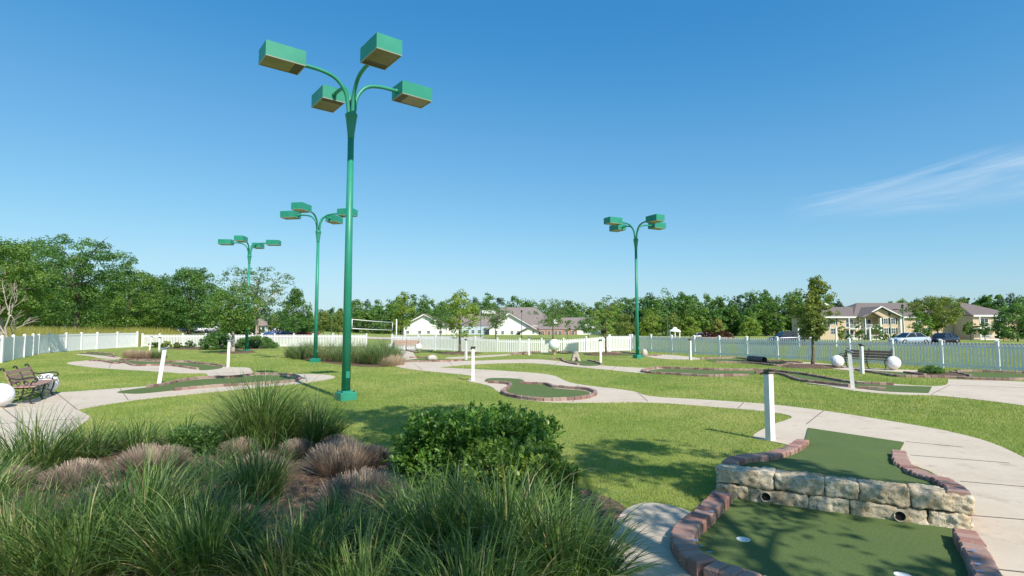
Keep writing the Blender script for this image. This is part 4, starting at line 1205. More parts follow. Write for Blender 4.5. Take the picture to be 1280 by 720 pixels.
ch = MB(); ch.box((AX(1047), YA + 5.6, AZ(385.5)), (1.3, 1.3, 2.4)); ch.add([(AX(1047) + a * .9, YA + 5.6 + b * .9, AZ(380.5)) for a, b in ((-1, -1), (1, -1), (1, 1), (-1, 1))] + [(AX(1047), YA + 5.6, AZ(377.5))], [(0, 1, 4), (1, 2, 4), (2, 3, 4), (3, 0, 4), (0, 3, 2, 1)])
ch.box((AX(1047), YA + 5.6, AZ(381.0)), (1.0, 1.0, .8)); ch.build('cupola', M['trimwhite'], ro, world=True)
tr = MB()
tr.box(((AX(1024) + AX(1070)) / 2, YA - .45, AZ(396.6)), (AX(1070) - AX(1023), .3, .35))
tr.box(((AX(1116.5) + AX(1190)) / 2, YA - .45, AZ(396.6)), (AX(1190) - AX(1117), .3, .35))
tr.box(((AX(1190.5) + AX(1243)) / 2, YA - 6.45, AZ(395.4)), (AX(1244) - AX(1189.5), .3, .4))
for px_ in (1092.5, 1117, 1120): tr.box((AX(px_), YA - 2.25, (AZ(397) - 1.5) / 2), (.35, .35, AZ(397) + 1.5))
for (x0, z0, x1, z1) in ((1069.5, 396.6, 1093, 383.9), (1093, 383.9, 1118.5, 396.6)):
    tr.tube([(AX(x0), YA - 2.75, AZ(z0)), (AX(x1), YA - 2.75, AZ(z1))], .17, n=4)
tr.build('eaves_trim', M['trimwhite'], ap, world=True)
for (x, z, sh) in ((1040.5, 402, 1), (1124.5, 402, 0), (1158, 401.5, 1), (1158, 413.5, 1), (1146, 401.5, 0), (1126, 414, 0), (1040, 414, 0), (1178, 402, 0)):
    window(ap, AX(x), YA - .0, AZ(z), 1.15, 1.45, sh)
for (x, z) in ((1099.5, 401.5), (1108.5, 401.5), (1108.5, 413.5), (1099.5, 413.5)): window(ap, AX(x), YA - 2.0, AZ(z), 1.1, 1.4, 1)
for (x, z) in ((1232.5, 399.5), (1221, 400), (1232.5, 412)): window(ap, AX(x), YA - 6.0, AZ(z), 1.15, 1.4, 1)
window(ap, AX(1032), YA - .0, AZ(405), 1.8, 1.9, 0)
def balcony(x0, x1, y, dep, zf, ztop):
    mb = MB(); xm = (x0 + x1) / 2; w = x1 - x0
    mb.box((xm, y - dep / 2, zf), (w, dep, .22))
    mb.box((xm, y - dep + .04, zf + 1.05), (w, .08, .08)); mb.box((xm, y - dep + .04, zf + .2), (w, .06, .06))
    n = int(w / .24)
    for k in range(n + 1): mb.box((x0 + w * k / n, y - dep + .04, zf + .62), (.05, .04, .8))
    for x in (x0 + .08, x1 - .08): mb.box((x, y - dep + .06, (zf + ztop) / 2 + .1), (.18, .18, ztop - zf - .2))
    mb.build('balcony', M['trimwhite'], ap, world=True)
for (a, b_) in ((1054, 1068), (1074, 1092)):
    for zf, zt in ((AZ(411), AZ(397.5)), (AZ(424), AZ(411.6))): balcony(AX(a), AX(b_), YA - .02, 2.1, zf, zt)
    for zc in (404, 417.5):
        window(ap, AX((a + b_) / 2), YA, AZ(zc), 1.9, 2.0, 0, 'balcony_door')
for zf, zt in ((AZ(410.5), AZ(396)), (AZ(423.6), AZ(411.1))): balcony(AX(1190.5), AX(1216), YA - 6.02, 1.9, zf, zt)
for zc in (403.5, 416.5): window(ap, AX(1204), YA - 6.0, AZ(zc), 1.9, 2.0, 0, 'balcony_door')

# clubhouse in the middle, Y about 225: 0.3214 m per pixel
K = .3214; YC = 225.0
def CX(px): return (px - 640) * K
def CZ(py): return 1.85 - (py - 408) * K
cl = empty('clubhouse', (CX(620), YC, -1.4), 0, 'long white clubhouse with grey-brown gabled roofs in the far middle', 'building')
ww = MB()
ww.box(((CX(505) + CX(557)) / 2, YC + 10.2, (CZ(407) - 1.6) / 2), (CX(557) - CX(505), 19.6, CZ(407) + 1.6))
gable_wall(ww, CX(505), CX(557), CX(530), YC, -1.6, CZ(407), CZ(393.4))
ww.box(((CX(557.5) + CX(672)) / 2, YC + 10, (CZ(407) - 1.6) / 2), (CX(672) - CX(557.5), 15, CZ(407) + 1.6))
gable_wall(ww, CX(612), CX(668), CX(636), YC - 3, -1.6, CZ(411), CZ(392.6))
gable_wall(ww, CX(650), CX(673), CX(661.5), YC - 6, -1.6, CZ(415), CZ(409.3))
ww.box((CX(727), YC + 3, (CZ(411) - 1.6) / 2), (CX(735) - CX(720), 6, CZ(411) + 1.6))
gable_wall(ww, CX(721), CX(751), CX(743), YC - .3, -1.6, CZ(411.5), CZ(396.8))
ww.build('wall', M['siding_white'], cl, world=True)
MB().box(((CX(673) + CX(720.5)) / 2, YC + 2.5, (CZ(411.5) - 1.6) / 2), (CX(720.5) - CX(673.2), 6, CZ(411.5) + 1.6)).build('brick_wall', M['redbrick'], cl, world=True)
MB().box(((CX(576) + CX(611)) / 2, YC + 2.0, (CZ(408) - 1.6) / 2), (CX(611.5) - CX(576), .6, CZ(408) + 1.6)).build('blue_wall', M['siding_blue'], cl, world=True)
rf = MB()
gable_roof(rf, CX(503.5), CX(558.5), CX(530), YC - .5, YC + 22, CZ(407.8), CZ(393), .35)
hip(rf, CX(556), CX(640), YC + 2.4, YC + 24, CZ(407.6), CZ(387.5), CX(572), CX(630))
hip(rf, CX(606), CX(704), YC + 1.5, YC + 30, CZ(410.5), CZ(382.5), CX(627), CX(671))
gable_roof(rf, CX(610), CX(670), CX(636), YC - 3.4, YC + 12, CZ(411.6), CZ(392), .35)
gable_roof(rf, CX(648), CX(675), CX(661.5), YC - 6.4, YC + 4, CZ(415.4), CZ(409), .3)
hip(rf, CX(674), CX(748), YC - .2, YC + 16, CZ(411.6), CZ(396.5), CX(690), CX(741))
gable_roof(rf, CX(719), CX(753), CX(743), YC - .7, YC + 8, CZ(412), CZ(396.3), .3)
ro = rf.build('roof', M['shingle2'], cl, world=True)
for (x, z, w_) in ((610, 389.3, 5.5), ):
    MB().box((CX(x), YC + 11, CZ(z)), (w_, 5, 1.5)).build('dormer', M['trimwhite'], ro, world=True)
MB().box((CX(695), YC + 3, CZ(402.0)), (1.6, 1.6, 1.7)).build('dormer', M['trimwhite'], ro, world=True)
tr = MB()
for (x0, z0, x1, z1, y) in ((503, 408, 530, 393.4, -.93), (530, 393.4, 558, 408, -.93), (610, 411.7, 636, 392.3, -3.85), (636, 392.3, 670, 411.7, -3.85)):
    tr.tube([(CX(x0), YC + y, CZ(z0)), (CX(x1), YC + y, CZ(z1))], .2, n=4)
tr.build('barge_board', M['trimwhite'], cl, world=True)
for x in (510, 525, 536, 551): window(cl, CX(x), YC, CZ(415.2), 1.2, 1.2)
for x, z in ((620.5, 415.5), (628.5, 415.5), (640, 415.5), (648, 415.5)): window(cl, CX(x), YC - 3, CZ(z), 1.1, 1.3)
window(cl, CX(666), YC - 6, CZ(415), .9, 1.1)
for x in (584, 591, 599, 606): window(cl, CX(x), YC + 1.7, CZ(414.5), 1.2, 1.4)
for x in (678, 686, 694.5, 700, 708, 715.5): window(cl, CX(x), YC - .5, CZ(416), 1.2, 1.6)

# little cottage on the left, Y 110
ct = empty('cottage', P(324.5, 417, 110) * 1, 0, 'small white octagonal cottage with pointed grey roof on the far left', 'cottage')
ct.location.z = 0
MB().lathe([(1.75, -.1), (1.75, 2.1)], n=8, smooth=False, rot=PI / 8).build('wall', M['siding_white'], ct)
ro = MB().lathe([(2.15, 1.95), (2.1, 2.08), (1.0, 3.1), (.12, 3.9), (.05, 4.0)], n=8, smooth=False, rot=PI / 8); ro.build('roof', M['shingle2'], ct)
MB().lathe([(.06, 3.9), (.12, 4.05), (.03, 4.35)], n=8).build('finial', M['trimwhite'], ct)
for k in range(5):
    R = Matrix.Rotation(PI / 4 * k - PI, 4, 'Z')
    f = MB().box((1.64, 0, 1.15), (.08, .75, 1.3), M=R).build('window', M['trimwhite'], ct)
    MB().box((1.69, 0, 1.15), (.03, .58, 1.1), M=R).build('pane', M['pane'], f)

# white gazebo
gz_l = far(843, 140)
gz = empty('gazebo', gz_l, 0, 'small white domed gazebo behind the right fence, left of the clipped cone', 'gazebo')
MB().lathe([(1.55, 1.95), (1.5, 2.1), (1.1, 2.45), (.62, 2.62), (.6, 2.85), (.4, 3.0), (.05, 3.1)], n=12).build('roof', M['trimwhite'], gz)
MB().lathe([(1.5, -.05), (1.5, .25)], n=8, smooth=False).build('floor', M['trimwhite'], gz)
for k in range(6):
    a = PI / 3 * k + .3; MB().box((1.3 * math.cos(a), 1.3 * math.sin(a), 1.1), (.18, .18, 1.75)).build('column', M['trimwhite'], gz)

# volleyball net
na = Vector(far(440.5, 54)); nb = Vector(far(491, 65))
vn = empty('volleyball_net', na, 0, 'white-bordered volleyball net with tall pole, beyond the back fence', 'volleyball net')
zt, zb = 2.62, 2.62 - .88
T = 0.06
def npt(f, z): return na.lerp(nb, f) + Vector((0, 0, z))
mb = MB()
for z in (zt, zb): mb.tube([npt(.0, z), npt(.5, z - .03), npt(1, z)], .045, n=5)
for f in (0, 1): mb.tube([npt(f, zb), npt(f, zt)], .04, n=5)
mb.build('net_border', M['white'], vn, world=True)
mb = MB()
for k in range(1, 60): mb.tube([npt(k / 60, zb), npt(k / 60, zt - .02)], .0028, n=3, cap=False)
for k in range(1, 6): mb.tube([npt(0, zb + (zt - zb) * k / 6), npt(1, zb + (zt - zb) * k / 6)], .0028, n=3, cap=False)
mb.build('mesh', mat('net cord', (.12, .12, .12), rough=.9), vn, world=True)
for f, e in ((-.07, 0), (1.12, 0)):
    p = na.lerp(nb, f); MB().tube([p + Vector((0, 0, -.1)), p + Vector((0, 0, 3.05 if f > 0 else 2.7))], .07, n=8).build('pole', M['white'], vn, world=True)
# pale sand court
def GT(px, py):
    z = 0
    for _ in range(12):
        q = G(px, py, z); z = terrain(q.x, q.y) + .03
    return G(px, py, z)
mb = MB(); A = [GT(442, 422.5), GT(600, 424), GT(606, 420.6), GT(444, 420)]
n = 16; vs = []; fs = []
for i in range(n + 1):
    for j in range(4):
        q = A[0].lerp(A[1], i / n).lerp(A[3].lerp(A[2], i / n), j / 3); vs.append((q.x, q.y, terrain(q.x, q.y) + .04))
for i in range(n):
    for j in range(3): q = i * 4 + j; fs.append((q, q + 4, q + 5, q + 1))
mb.add(vs, fs); tag(mb.build('pale_drive', M['concrete']), kind='structure')

# lantern posts far away
def lantern(label, px, Y, ztop, arm=False):
    l = far(px, Y); root = empty('lantern_post', l, 0, label, 'lamp post', 'far lantern posts')
    h = ztop - l[2]
    MB().tube([(0, 0, -.1), (0, 0, .6), (0, 0, .65), (0, 0, h - .7)], [.16, .15, .09, .07], n=10).build('pole', M['shutter_green'], root)
    MB().lathe([(.08, h - .72), (.16, h - .68), (.22, h - .25), (.26, h - .22), (.12, h - .05), (.03, h)], n=8, smooth=False).build('lantern', M['iron'], root)
    if arm:
        MB().tube([(0, 0, h - 1.1), (-.9, 0, h - .95)], .05, n=6).box((-1.3, 0, h - .95), (.7, .3, .16)).build('arm', M['iron'], root)
M['shutter_green'] = mat('dark green pole', (.015, .10, .075), rough=.5)
lantern('slender dark green lantern post left of the front gable of the clubhouse', 601, 170, 7.9)
lantern('slender dark green lantern post in front of the clubhouse roof, right of its front gable', 652, 160, 6.5)
lantern('dark green lantern post against the wood right of the lone lamp post', 834, 130, 7.2)
lantern('dark green lantern post with a side arm in front of the apartment roof', 1128, 100, 5.8, True)
lantern('shorter dark green lantern post in front of the tan gable', 1111.5, 105, 4.6)
lantern('thin dark lantern post between the cone tree and the slim lamp post', 415, 110, 5.4)

# white sign posts behind the right fence
for px, zt, lab in ((997, 1.75, 'white post with a small plate beside the dark navy car'), (1044, 1.7, 'white post behind the fence below the left window of the apartments'), (1086, 1.7, 'white post behind the fence below the balcony')):
    l = far(px, 58); root = empty('sign_post', l, 0, lab, 'post', 'white posts beyond the fence')
    h = zt - l[2]
    MB().box((0, 0, h / 2 - .05), (.14, .14, h + .1), ch=.01).build('post', M['white'], root)
    MB().box((0, 0, h + .03), (.18, .18, .06), ch=.02).build('cap', M['white'], root)

# planter with clipped cone and maroon shrubs
pl = far(893, 122)
root = empty('stone_planter', (pl[0], pl[1], pl[2]), 0, 'low round brown stone planter behind the right fence', 'planter')
MB().lathe([(4.0, -.1), (4.0, .75), (3.7, .78), (3.7, .6), (.1, .62)], n=26).build('planter_wall', mat('brown stone', (.20, .14, .11), (.30, .23, .18), scale=3, rough=.9), root)
bush('clipped_cone', 'egg-shaped clipped golden green shrub standing in the stone planter', (pl[0] + .6, pl[1], pl[2] + .6), 2.7, 4.1, 'leaf_gold', .24, 170, 40, 'dome', 'shrub', clump=.22, ragged=.03)
for dx, dy, w, h, lab in ((-2.2, -1.2, 2.6, 1.6, 'maroon shrub at the left of the stone planter'), (1.0, -1.8, 4.6, 1.35, 'wide maroon shrub at the front of the stone planter')):
    bush('maroon_shrub', lab, (pl[0] + dx, pl[1] + dy, pl[2] + .58), w, h, 'leaf_red', .2, 70, 26, 'dome', 'shrub')
# ------------------------------------------------------------------ trees
def T(name, label, px, Y, top_py, bot_py, w_px, profile, leaf, **kw):
    x = (px - 640) * Y / F; gz = terrain(x, Y)
    s = Y / F
    top = EYE + (408 - top_py) * s - gz; bot = EYE + (408 - bot_py) * s - gz
    return tree(name, label, (x, Y, gz), top, max(.15, bot), w_px * s * .5, profile, leaf, **kw)
# inside the course
T('young_tree', 'small dense leafy tree with pale trunk inside the back fence, beside a lamp post', 293, 39, 358, 413, 66, 'round', 'leaf_a', bark='bark_pale', size=.15, nclump=110, nleaf=60, r0=.13, clump=.26)
T('young_tree', 'young upright leafy tree standing on a bark heap in front of the clubhouse', 575, 38, 362, 420, 42, 'oval', 'leaf_c', size=.13, nclump=80, nleaf=42, r0=.09, ragged=.5, clump=.28)
T('young_tree', 'thin sparse yellow-green tree left of the lone lamp post', 757, 37, 370, 424, 36, 'oval', 'leaf_c', size=.11, nclump=52, nleaf=30, r0=.07, ragged=.6, clump=.26)
T('young_tree', 'upright young tree with crooked top in front of the right picket fence', 1013, 26.6, 346, 423, 46, 'oval', 'leaf_olive', size=.11, nclump=150, nleaf=50, r0=.075, ragged=.55, clump=.24, lean=(.35, 0))
# left side
T('meadow_tree', 'tall tree at the left edge with bare pale limbs low down', 4, 36, 302, 392, 92, 'wide', 'leaf_a', bark='bark_pale', size=.15, nclump=230, nleaf=90, r0=.17, ragged=.4, nlimb=12, clump=.2)
T('meadow_tree', 'feathery dark tree with a short dark trunk over the left fence', 97, 55, 297, 404, 128, 'vase', 'leaf_b', size=.19, nclump=270, nleaf=80, r0=.24, ragged=.65, nlimb=10, clump=.15, flat=.5)
T('meadow_tree', 'tall broad tree between the edge tree and the feathery tree on the left', 40, 66, 299, 408, 110, 'round', 'leaf_a', size=.23, nclump=260, nleaf=85, ragged=.4, clump=.2)
T('meadow_tree', 'lighter spreading tree right of the feathery tree on the left', 160, 72, 338, 412, 90, 'wide', 'leaf_a', size=.23, nclump=230, nleaf=75, ragged=.45, clump=.2, flat=.55)
T('meadow_tree', 'bushy mid-green tree behind the corner of the left fence', 196, 80, 344, 410, 60, 'round', 'leaf_b', size=.25, nclump=180, nleaf=75, clump=.22)
T('round_tree', 'dense round dark tree behind the round clipped bush', 238, 74, 336, 412, 76, 'round', 'leaf_b', size=.24, nclump=240, nleaf=80, r0=.22, ragged=.22, clump=.2)
T('silver_maple', 'tall wispy grey-green tree behind the small leafy tree and lamp post', 322, 96, 334, 404, 84, 'wisp', 'leaf_d', bark='bark_pale', size=.30, nclump=150, nleaf=40, r0=.3, ragged=.6, nlimb=12, clump=.17, flat=.55)
T('cone_tree', 'broad cone-shaped dark green tree left of the slim lamp post', 371, 88, 360, 414, 48, 'cone', 'leaf_b', size=.26, nclump=150, nleaf=50, ragged=.12, clump=.24)
T('small_tree', 'small bright green tree beside the pointed cottage', 343, 100, 394, 416, 16, 'oval', 'leaf_c', size=.25, nclump=40, nleaf=30)
T('small_tree', 'low rounded tree right of the slim lamp post, beyond the fence', 405, 112, 389, 415, 26, 'round', 'leaf_olive', size=.3, nclump=60, nleaf=36)
T('small_tree', 'low rounded tree just left of the nearest lamp post, beyond the fence', 424, 115, 388, 415, 26, 'round', 'leaf_olive', size=.3, nclump=60, nleaf=36)
def bare_tree():
    rng = np.random.default_rng(11)
    l = G(9, 452.5); Y = 33.5; root = empty('bare_tree', (-30.2, Y, terrain(-30.2, Y)), 0, 'pale leafless branching small tree at the left edge just behind the board fence', 'tree')
    mb = MB()
    def br(p, d, L_, r, dep):
        q = p + d * L_ * .5 + Vector(rng.normal(0, .05 * L_, 3)); e = p + d * L_ + Vector(rng.normal(0, .07 * L_, 3))
        mb.tube([p, q, e], [r, r * .8, r * .6], n=5, cap=False)
        if dep == 0: return
        for k in range(3 if dep > 1 else 4):
            nd = (d + Vector(rng.normal(0, .42, 3)) + Vector((0, 0, .12))).normalized()
            st = p.lerp(e, rng.uniform(.5, 1)) if k else e
            br(st, nd, L_ * rng.uniform(.55, .8), r * .58, dep - 1)
    br(Vector((0, 0, -.1)), Vector((.03, 0, 1)), 1.9, .095, 4)
    mb.build('trunk', M['bark_pale'], root)
bare_tree()
# middle distance
T('tall_tree', 'bright yellow-green tree left of the white gable of the clubhouse', 503, 120, 364, 412, 28, 'oval', 'leaf_c', size=.32, nclump=80, nleaf=40, ragged=.5)
T('windswept_tree', 'windswept tree in front of the clubhouse front gable', 620, 150, 381, 410, 40, 'vase', 'leaf_d', size=.34, nclump=80, nleaf=34, ragged=.6, flat=.5)
T('windswept_tree', 'taller windswept tree in front of the right half of the clubhouse roof', 691, 150, 372, 409, 36, 'wide', 'leaf_d', size=.34, nclump=85, nleaf=34, ragged=.6, flat=.5)
T('windswept_tree', 'leafy tree just left of the young tree, before the left clubhouse gable', 551, 140, 385, 412, 34, 'vase', 'leaf_b', size=.34, nclump=60, nleaf=32, ragged=.5)
T('small_tree', 'slim little tree before the brick wall of the clubhouse', 709.5, 150, 399, 415, 10, 'oval', 'leaf_a', size=.26, nclump=26, nleaf=26)
T('small_tree', 'dense rounded tree at the right end of the clubhouse', 735, 140, 396, 416, 30, 'round', 'leaf_b', size=.3, nclump=80, nleaf=40)
for px, tp, w, lf, lab in ((781, 390, 30, 'leaf_olive', 'low olive tree behind the fence just left of the lone lamp post'), (812, 388, 32, 'leaf_c', 'low yellow-green tree behind the fence just right of the lone lamp post'),
                           (838, 391, 26, 'leaf_olive', 'low tree directly behind the white gazebo'), (862, 396, 26, 'leaf_c', 'low tree between the white gazebo and the clipped cone')):
    T('low_tree', lab, px, 158, tp, 419, w, 'dome', lf, size=.4, nclump=70, nleaf=40)
T('low_tree', 'pale green rounded tree right of the clipped cone', 936, 120, 396, 419, 26, 'dome', 'leaf_c', size=.34, nclump=60, nleaf=36)
# in front of the apartments
T('vase_tree', 'spreading vase-shaped tree before the middle of the apartment building', 1171, 92, 371, 412, 54, 'vase', 'leaf_olive', size=.25, nclump=180, nleaf=60, ragged=.4, flat=.5)
T('small_tree', 'light green tree left of the spreading tree before the apartments', 1150, 88, 389, 421, 30, 'oval', 'leaf_a', size=.24, nclump=70, nleaf=40)
T('small_tree', 'small tree before the right wing balcony', 1211, 120, 402, 419, 15, 'round', 'leaf_a', size=.27, nclump=50, nleaf=34)
T('small_tree', 'small tree before the right wing window', 1229, 118, 402, 419, 15, 'round', 'leaf_b', size=.27, nclump=50, nleaf=34)
T('small_tree', 'slim pointed tree before the double balcony of the apartments', 1072, 122, 395, 423, 12, 'column', 'leaf_a', size=.24, nclump=45, nleaf=34)
T('small_tree', 'slim pointed tree left of the double balcony of the apartments', 1050, 122, 399, 423, 11, 'column', 'leaf_c', size=.24, nclump=40, nleaf=32)
T('small_tree', 'small rounded tree below the shuttered gable windows', 1094, 120, 405, 422, 16, 'round', 'leaf_a', size=.24, nclump=40, nleaf=30)
T('round_tree', 'large dark round tree at the right edge beyond the fence', 1270, 100, 380, 424, 44, 'round', 'leaf_b', size=.27, nclump=150, nleaf=55, ragged=.3)
T('round_tree', 'low shaded tree right of the right wing of the apartments', 1252, 112, 406, 424, 14, 'dome', 'leaf_b', size=.27, nclump=60, nleaf=36)
for px, w, h, lab in ((1059, 9, 7, 'round shrub under the left of the double balcony'), (1083, 11, 7.5, 'round shrub right of the slim pointed tree'), (1104, 11, 9, 'round shrub below the gable of the apartments'), (1118, 10, 8, 'round shrub behind the silver-blue sedan')):
    s = 128 / F; bush('shrub', lab, far(px, 128), w * s, h * s, 'leaf_b', .22, 40, 26, 'dome', 'shrub')

# ------------------------------------------------------------------ the far wood (one mass)
def wood():
    rng = np.random.default_rng(77)
    prof_px = [(-120, 350), (0, 352), (60, 345), (140, 350), (200, 352), (260, 362), (330, 385), (385, 390), (432, 384), (446, 372), (480, 373), (500, 367), (520, 363), (545, 373), (560, 373), (592, 371), (610, 366), (640, 371), (660, 374), (692, 377), (722, 372), (742, 380), (762, 372), (800, 367), (842, 362), (870, 366), (902, 369), (932, 364), (962, 362), (1000, 360), (1030, 366), (1050, 375), (1090, 384), (1130, 372), (1172, 376), (1200, 371), (1232, 367), (1262, 365), (1290, 369), (1400, 366)]
    xs = [a for a, _ in prof_px]; ys = [b for _, b in prof_px]
    kinds = {'leaf_a': [], 'leaf_b': [], 'leaf_pine': []}
    tr = MB()
    px = -110.0
    trees = []
    while px < 1400:
        for row, (Y0, cut) in enumerate(((300, 0), (262, 4), (245, 13), (238, 24))):
            if px < 330 and row == 0: pass
            Y = (Y0 + rng.uniform(-8, 8)) * (.42 if px < 330 else 1.0) * (.82 if px > 760 else 1)
            p = px + rng.uniform(-7, 7)
            top = np.interp(p, xs, ys) + cut * (.65 if px > 330 else 1) + rng.uniform(-2.5, 4.5)
            if top > 410: continue
            x = (p - 640) * Y / F; g = terrain(x, Y)
            H_ = EYE + (408 - top) * Y / F - g
            w = rng.uniform(17, 27) * Y / F * (.5) * (1.25 if px < 330 else 1)
            k = rng.choice(['leaf_a', 'leaf_b', 'leaf_pine'], p=[.42, .48, .10] if p < 1180 else [.25, .35, .40])
            trees.append((x, Y, g, H_, w, k))
        px += 15 if px > 330 else 22
    for i, (x, Y, g, H_, w, k) in enumerate(trees):
        pr = ['round', 'oval', 'wide'][i % 3] if k != 'leaf_pine' else 'oval'
        sz = .80 if Y > 150 else .42
        v, q, rn = crown_data(rng, H_ * .06, H_, w, pr, 44, 30, sz, .36, .75, i, .6, .3)
        v += np.array([x, Y, g])
        kinds[k].append((v, q, rn))
        tr.tube([(x, Y, g - .1), (x + .2, Y, g + H_ * .75)], [.25, .08], n=5)
    names = {'leaf_a': 'woodland', 'leaf_b': 'woodland', 'leaf_pine': 'woodland'}
    V = []; Q = []; Rn = []; MI = []; off = 0
    order = list(kinds)
    for mi, k in enumerate(order):
        for v, q, rn in kinds[k]:
            V.append(v); Q.append(q + off); Rn.append(rn); MI.append(np.full(len(q), mi)); off += len(v)
    me = np_mesh('woodland', np.concatenate(V), np.concatenate(Q), np.concatenate(Rn))
    o = link('woodland', me, [M[k] for k in order])
    me.polygons.foreach_set('material_index', np.concatenate(MI).astype(np.int32))
    tag(o, 'distant mixed green wood along the whole skyline beyond the buildings', 'woodland', kind='stuff')
    t = tr.build('trunks', M['bark'], o); 
wood()

# ------------------------------------------------------------------ meadow behind the left fence
def meadow():
    rng = np.random.default_rng(5)
    n = 42000
    Y = rng.uniform(33, 66, n); u = rng.uniform(-1.02, -.585, n)
    X = u * Y
    # only beyond the board fence
    lp = np.array([(p[0], p[1]) for p in left_pts]); fx = np.interp(Y, lp[:, 1], lp[:, 0])
    keep = (X < fx - 1.2) | (Y > 52)
    X, Y = X[keep], Y[keep]; n = len(X)
    Z = np.array([terrain(a, b) for a, b in zip(X, Y)])
    base = np.stack([X, Y, Z - .02], 1)
    V, Q = blades(rng, base, rng.uniform(.75, 1.25, n), rng.uniform(0, 2 * PI, n), rng.uniform(0, .22, n), rng.uniform(.1, .7, n), rng.uniform(.02, .045, n), 3)
    rn = np.repeat(np.clip(rng.normal(.5, .25, n), 0, 1), 8)
    tag(link('meadow_grass', np_mesh('meadow_grass', V, Q, rn), M['meadow']), 'tall yellow-green meadow grass behind the left board fence', 'grass', kind='stuff')
meadow()

# ------------------------------------------------------------------ hedges and beds at the back
l = G(263, 437.5); bush('clipped_bush', 'large round clipped bush in front of the back picket fence', (l.x, l.y + .9, 0), 2.5, 1.42, 'leaf_b', .10, 190, 55, 'dome', 'bush', clump=.15, ragged=.06, flat=.9)
l = G(313, 436); bush('hedge', 'low wide clipped hedge behind the small leafy tree', (l.x, l.y + .9, 0), 3.9, 1.02, 'leaf_b', .10, 240, 50, 'dome', 'hedge', clump=.12, ragged=.05, d=1.3, flat=.7)
for px, h, w, lf, lab in ((194, .55, .9, 'leaf_a', 'low light green shrub at the left of the back bed by the picket fence'), (208, .6, .9, 'leaf_c', 'yellow-green low shrub in the back bed behind the small markers'), (222, .5, .8, 'leaf_olive', 'brownish low shrub in the back bed'), (237, .6, 1.0, 'leaf_d', 'grey-green low shrub touching the round clipped bush')):
    l = G(px, 434.8); bush('low_shrub', lab, (l.x, l.y, 0), w, h, lf, .10, 40, 30, 'dome', 'shrub')
for i, (px, b, lf, lab) in enumerate(((162, 447.2, 'blade_light', 'left tan grass tuft in the little bed on the far left'), (174, 447.6, 'blade_light', 'middle tan grass tuft in the little bed on the far left'), (184, 447.8, 'blade_light', 'third tan grass tuft, beside the green tuft in the little bed'), (196, 447.8, 'blade_bed', 'green tuft behind the leaning marker in the little bed'))):
    if lf == 'blade_light':
        dry_mound(300 + i, .85, .50, lab, G(px, b), 'tufts in the little bed', n=900, m='straw_light')
    else:
        grass_clump(310, 420, .62, .22, .014, 1.0, .5, lf, 'grass_tuft', lab, G(px, b), 'tufts in the little bed', 4)
# ornamental grass row
row = [(366, 447, .75), (376, 449, .85), (386, 444, .9), (402, 451, .9), (414, 448, .95), (424, 452, .85), (437, 447, .95), (446, 453.5, .9), (456, 449, .95), (462, 455, .85), (473, 455.5, 1.05), (481, 450, 1.1), (492, 451, .8), (395, 447, .85)]
for i, (px, b, h) in enumerate(row):
    d_ = .35 if i in (3, 7) else .10
    grass_clump(400 + i, 620, h * 1.28, .34, .016, 1.15, .5, 'blade_bed', 'ornamental_grass', 'feathery ornamental grass clump in the long row between the two left lamp posts', G(px, b), 'ornamental grass row at the back', 5, dead=d_)
for px, b in ((497, 456.5), (488, 458)):
    dry_mound(430 + px, .8, .5, 'tan dry clump at the right end of the ornamental grass row' if px == 497 else 'small tan dry clump in front of the right end of the grass row', G(px, b), None, n=800, m='straw_light')
l = G(1166, 468.4); bush('low_shrub', 'small dark spreading shrub in the bark island of the right green', (l.x, l.y, .03), .85, .32, 'leaf_b', .05, 60, 36, 'dome', 'shrub')

# ------------------------------------------------------------------ the foreground bed
FG = 'grass clumps in the foreground bed'
def fg(px, py, length, base_r, n, label, mat_='blade', width=.0135, droop=2.1, spread=.72, dead=.05):
    FGN[0] += 1
    return grass_clump(700 + FGN[0], n, length, base_r, width, droop, spread, mat_, 'ornamental_grass', label, G(px, py), FG, 7, dead=dead)
FGN = [0]
fg(328, 558, 1.46, .36, 1350, 'tallest dark fountain grass clump rising in front of the left turf strip', droop=2.0, width=.012)
fg(392, 556, 1.02, .30, 760, 'medium fountain grass clump just right of the tallest one', droop=1.6)
fg(40, 588, 0.97, .36, 558, 'dark grass clump at the left edge in front of the concrete path', droop=1.5)
fg(112, 572, 0.78, .24, 260, 'sparse dark grass clump between the left edge clump and the wide dry mound', droop=1.4)
fg(172, 562, 0.72, .26, 285, 'low dark grass clump behind the wide dry mound', droop=1.5)
fg(232, 562, 0.64, .24, 260, 'low dark grass clump between the wide dry mound and the tallest clump', droop=1.5)
fg(178, 672, 0.87, .40, 930, 'broad bright green grass clump at the lower left, its blades arching wide', droop=1.5)
fg(255, 712, 0.78, .34, 744, 'grass clump at the bottom edge between the broad clump and the middle', droop=1.5)
fg(100, 715, 0.74, .34, 620, 'grass clump at the bottom edge left of the broad bright clump', droop=1.5)
fg(22, 705, 0.74, .36, 620, 'pale green upright grass clump in the lower left corner', 'blade_light', droop=1.1, spread=.45, dead=.2)
fg(-50, 640, 0.74, .36, 434, 'pale grass clump cut by the left edge of the picture', 'blade_light', droop=1.2, spread=.5, dead=.2)
fg(318, 628, 0.78, .24, 384, 'upright grass clump in the middle of the bed with strawy base', droop=1.35, spread=.5, dead=.12)
fg(425, 700, 0.60, .26, 471, 'grass clump at the lower middle with light blades', droop=1.3, spread=.5)
fg(365, 735, 0.66, .28, 434, 'grass clump at the bottom edge below the middle of the bed', droop=1.4, spread=.5, dead=.15)
fg(450, 760, 0.62, .26, 372, 'low grass clump at the bottom edge, light green, left of the huge clump', 'blade_light', droop=1.3, spread=.5)
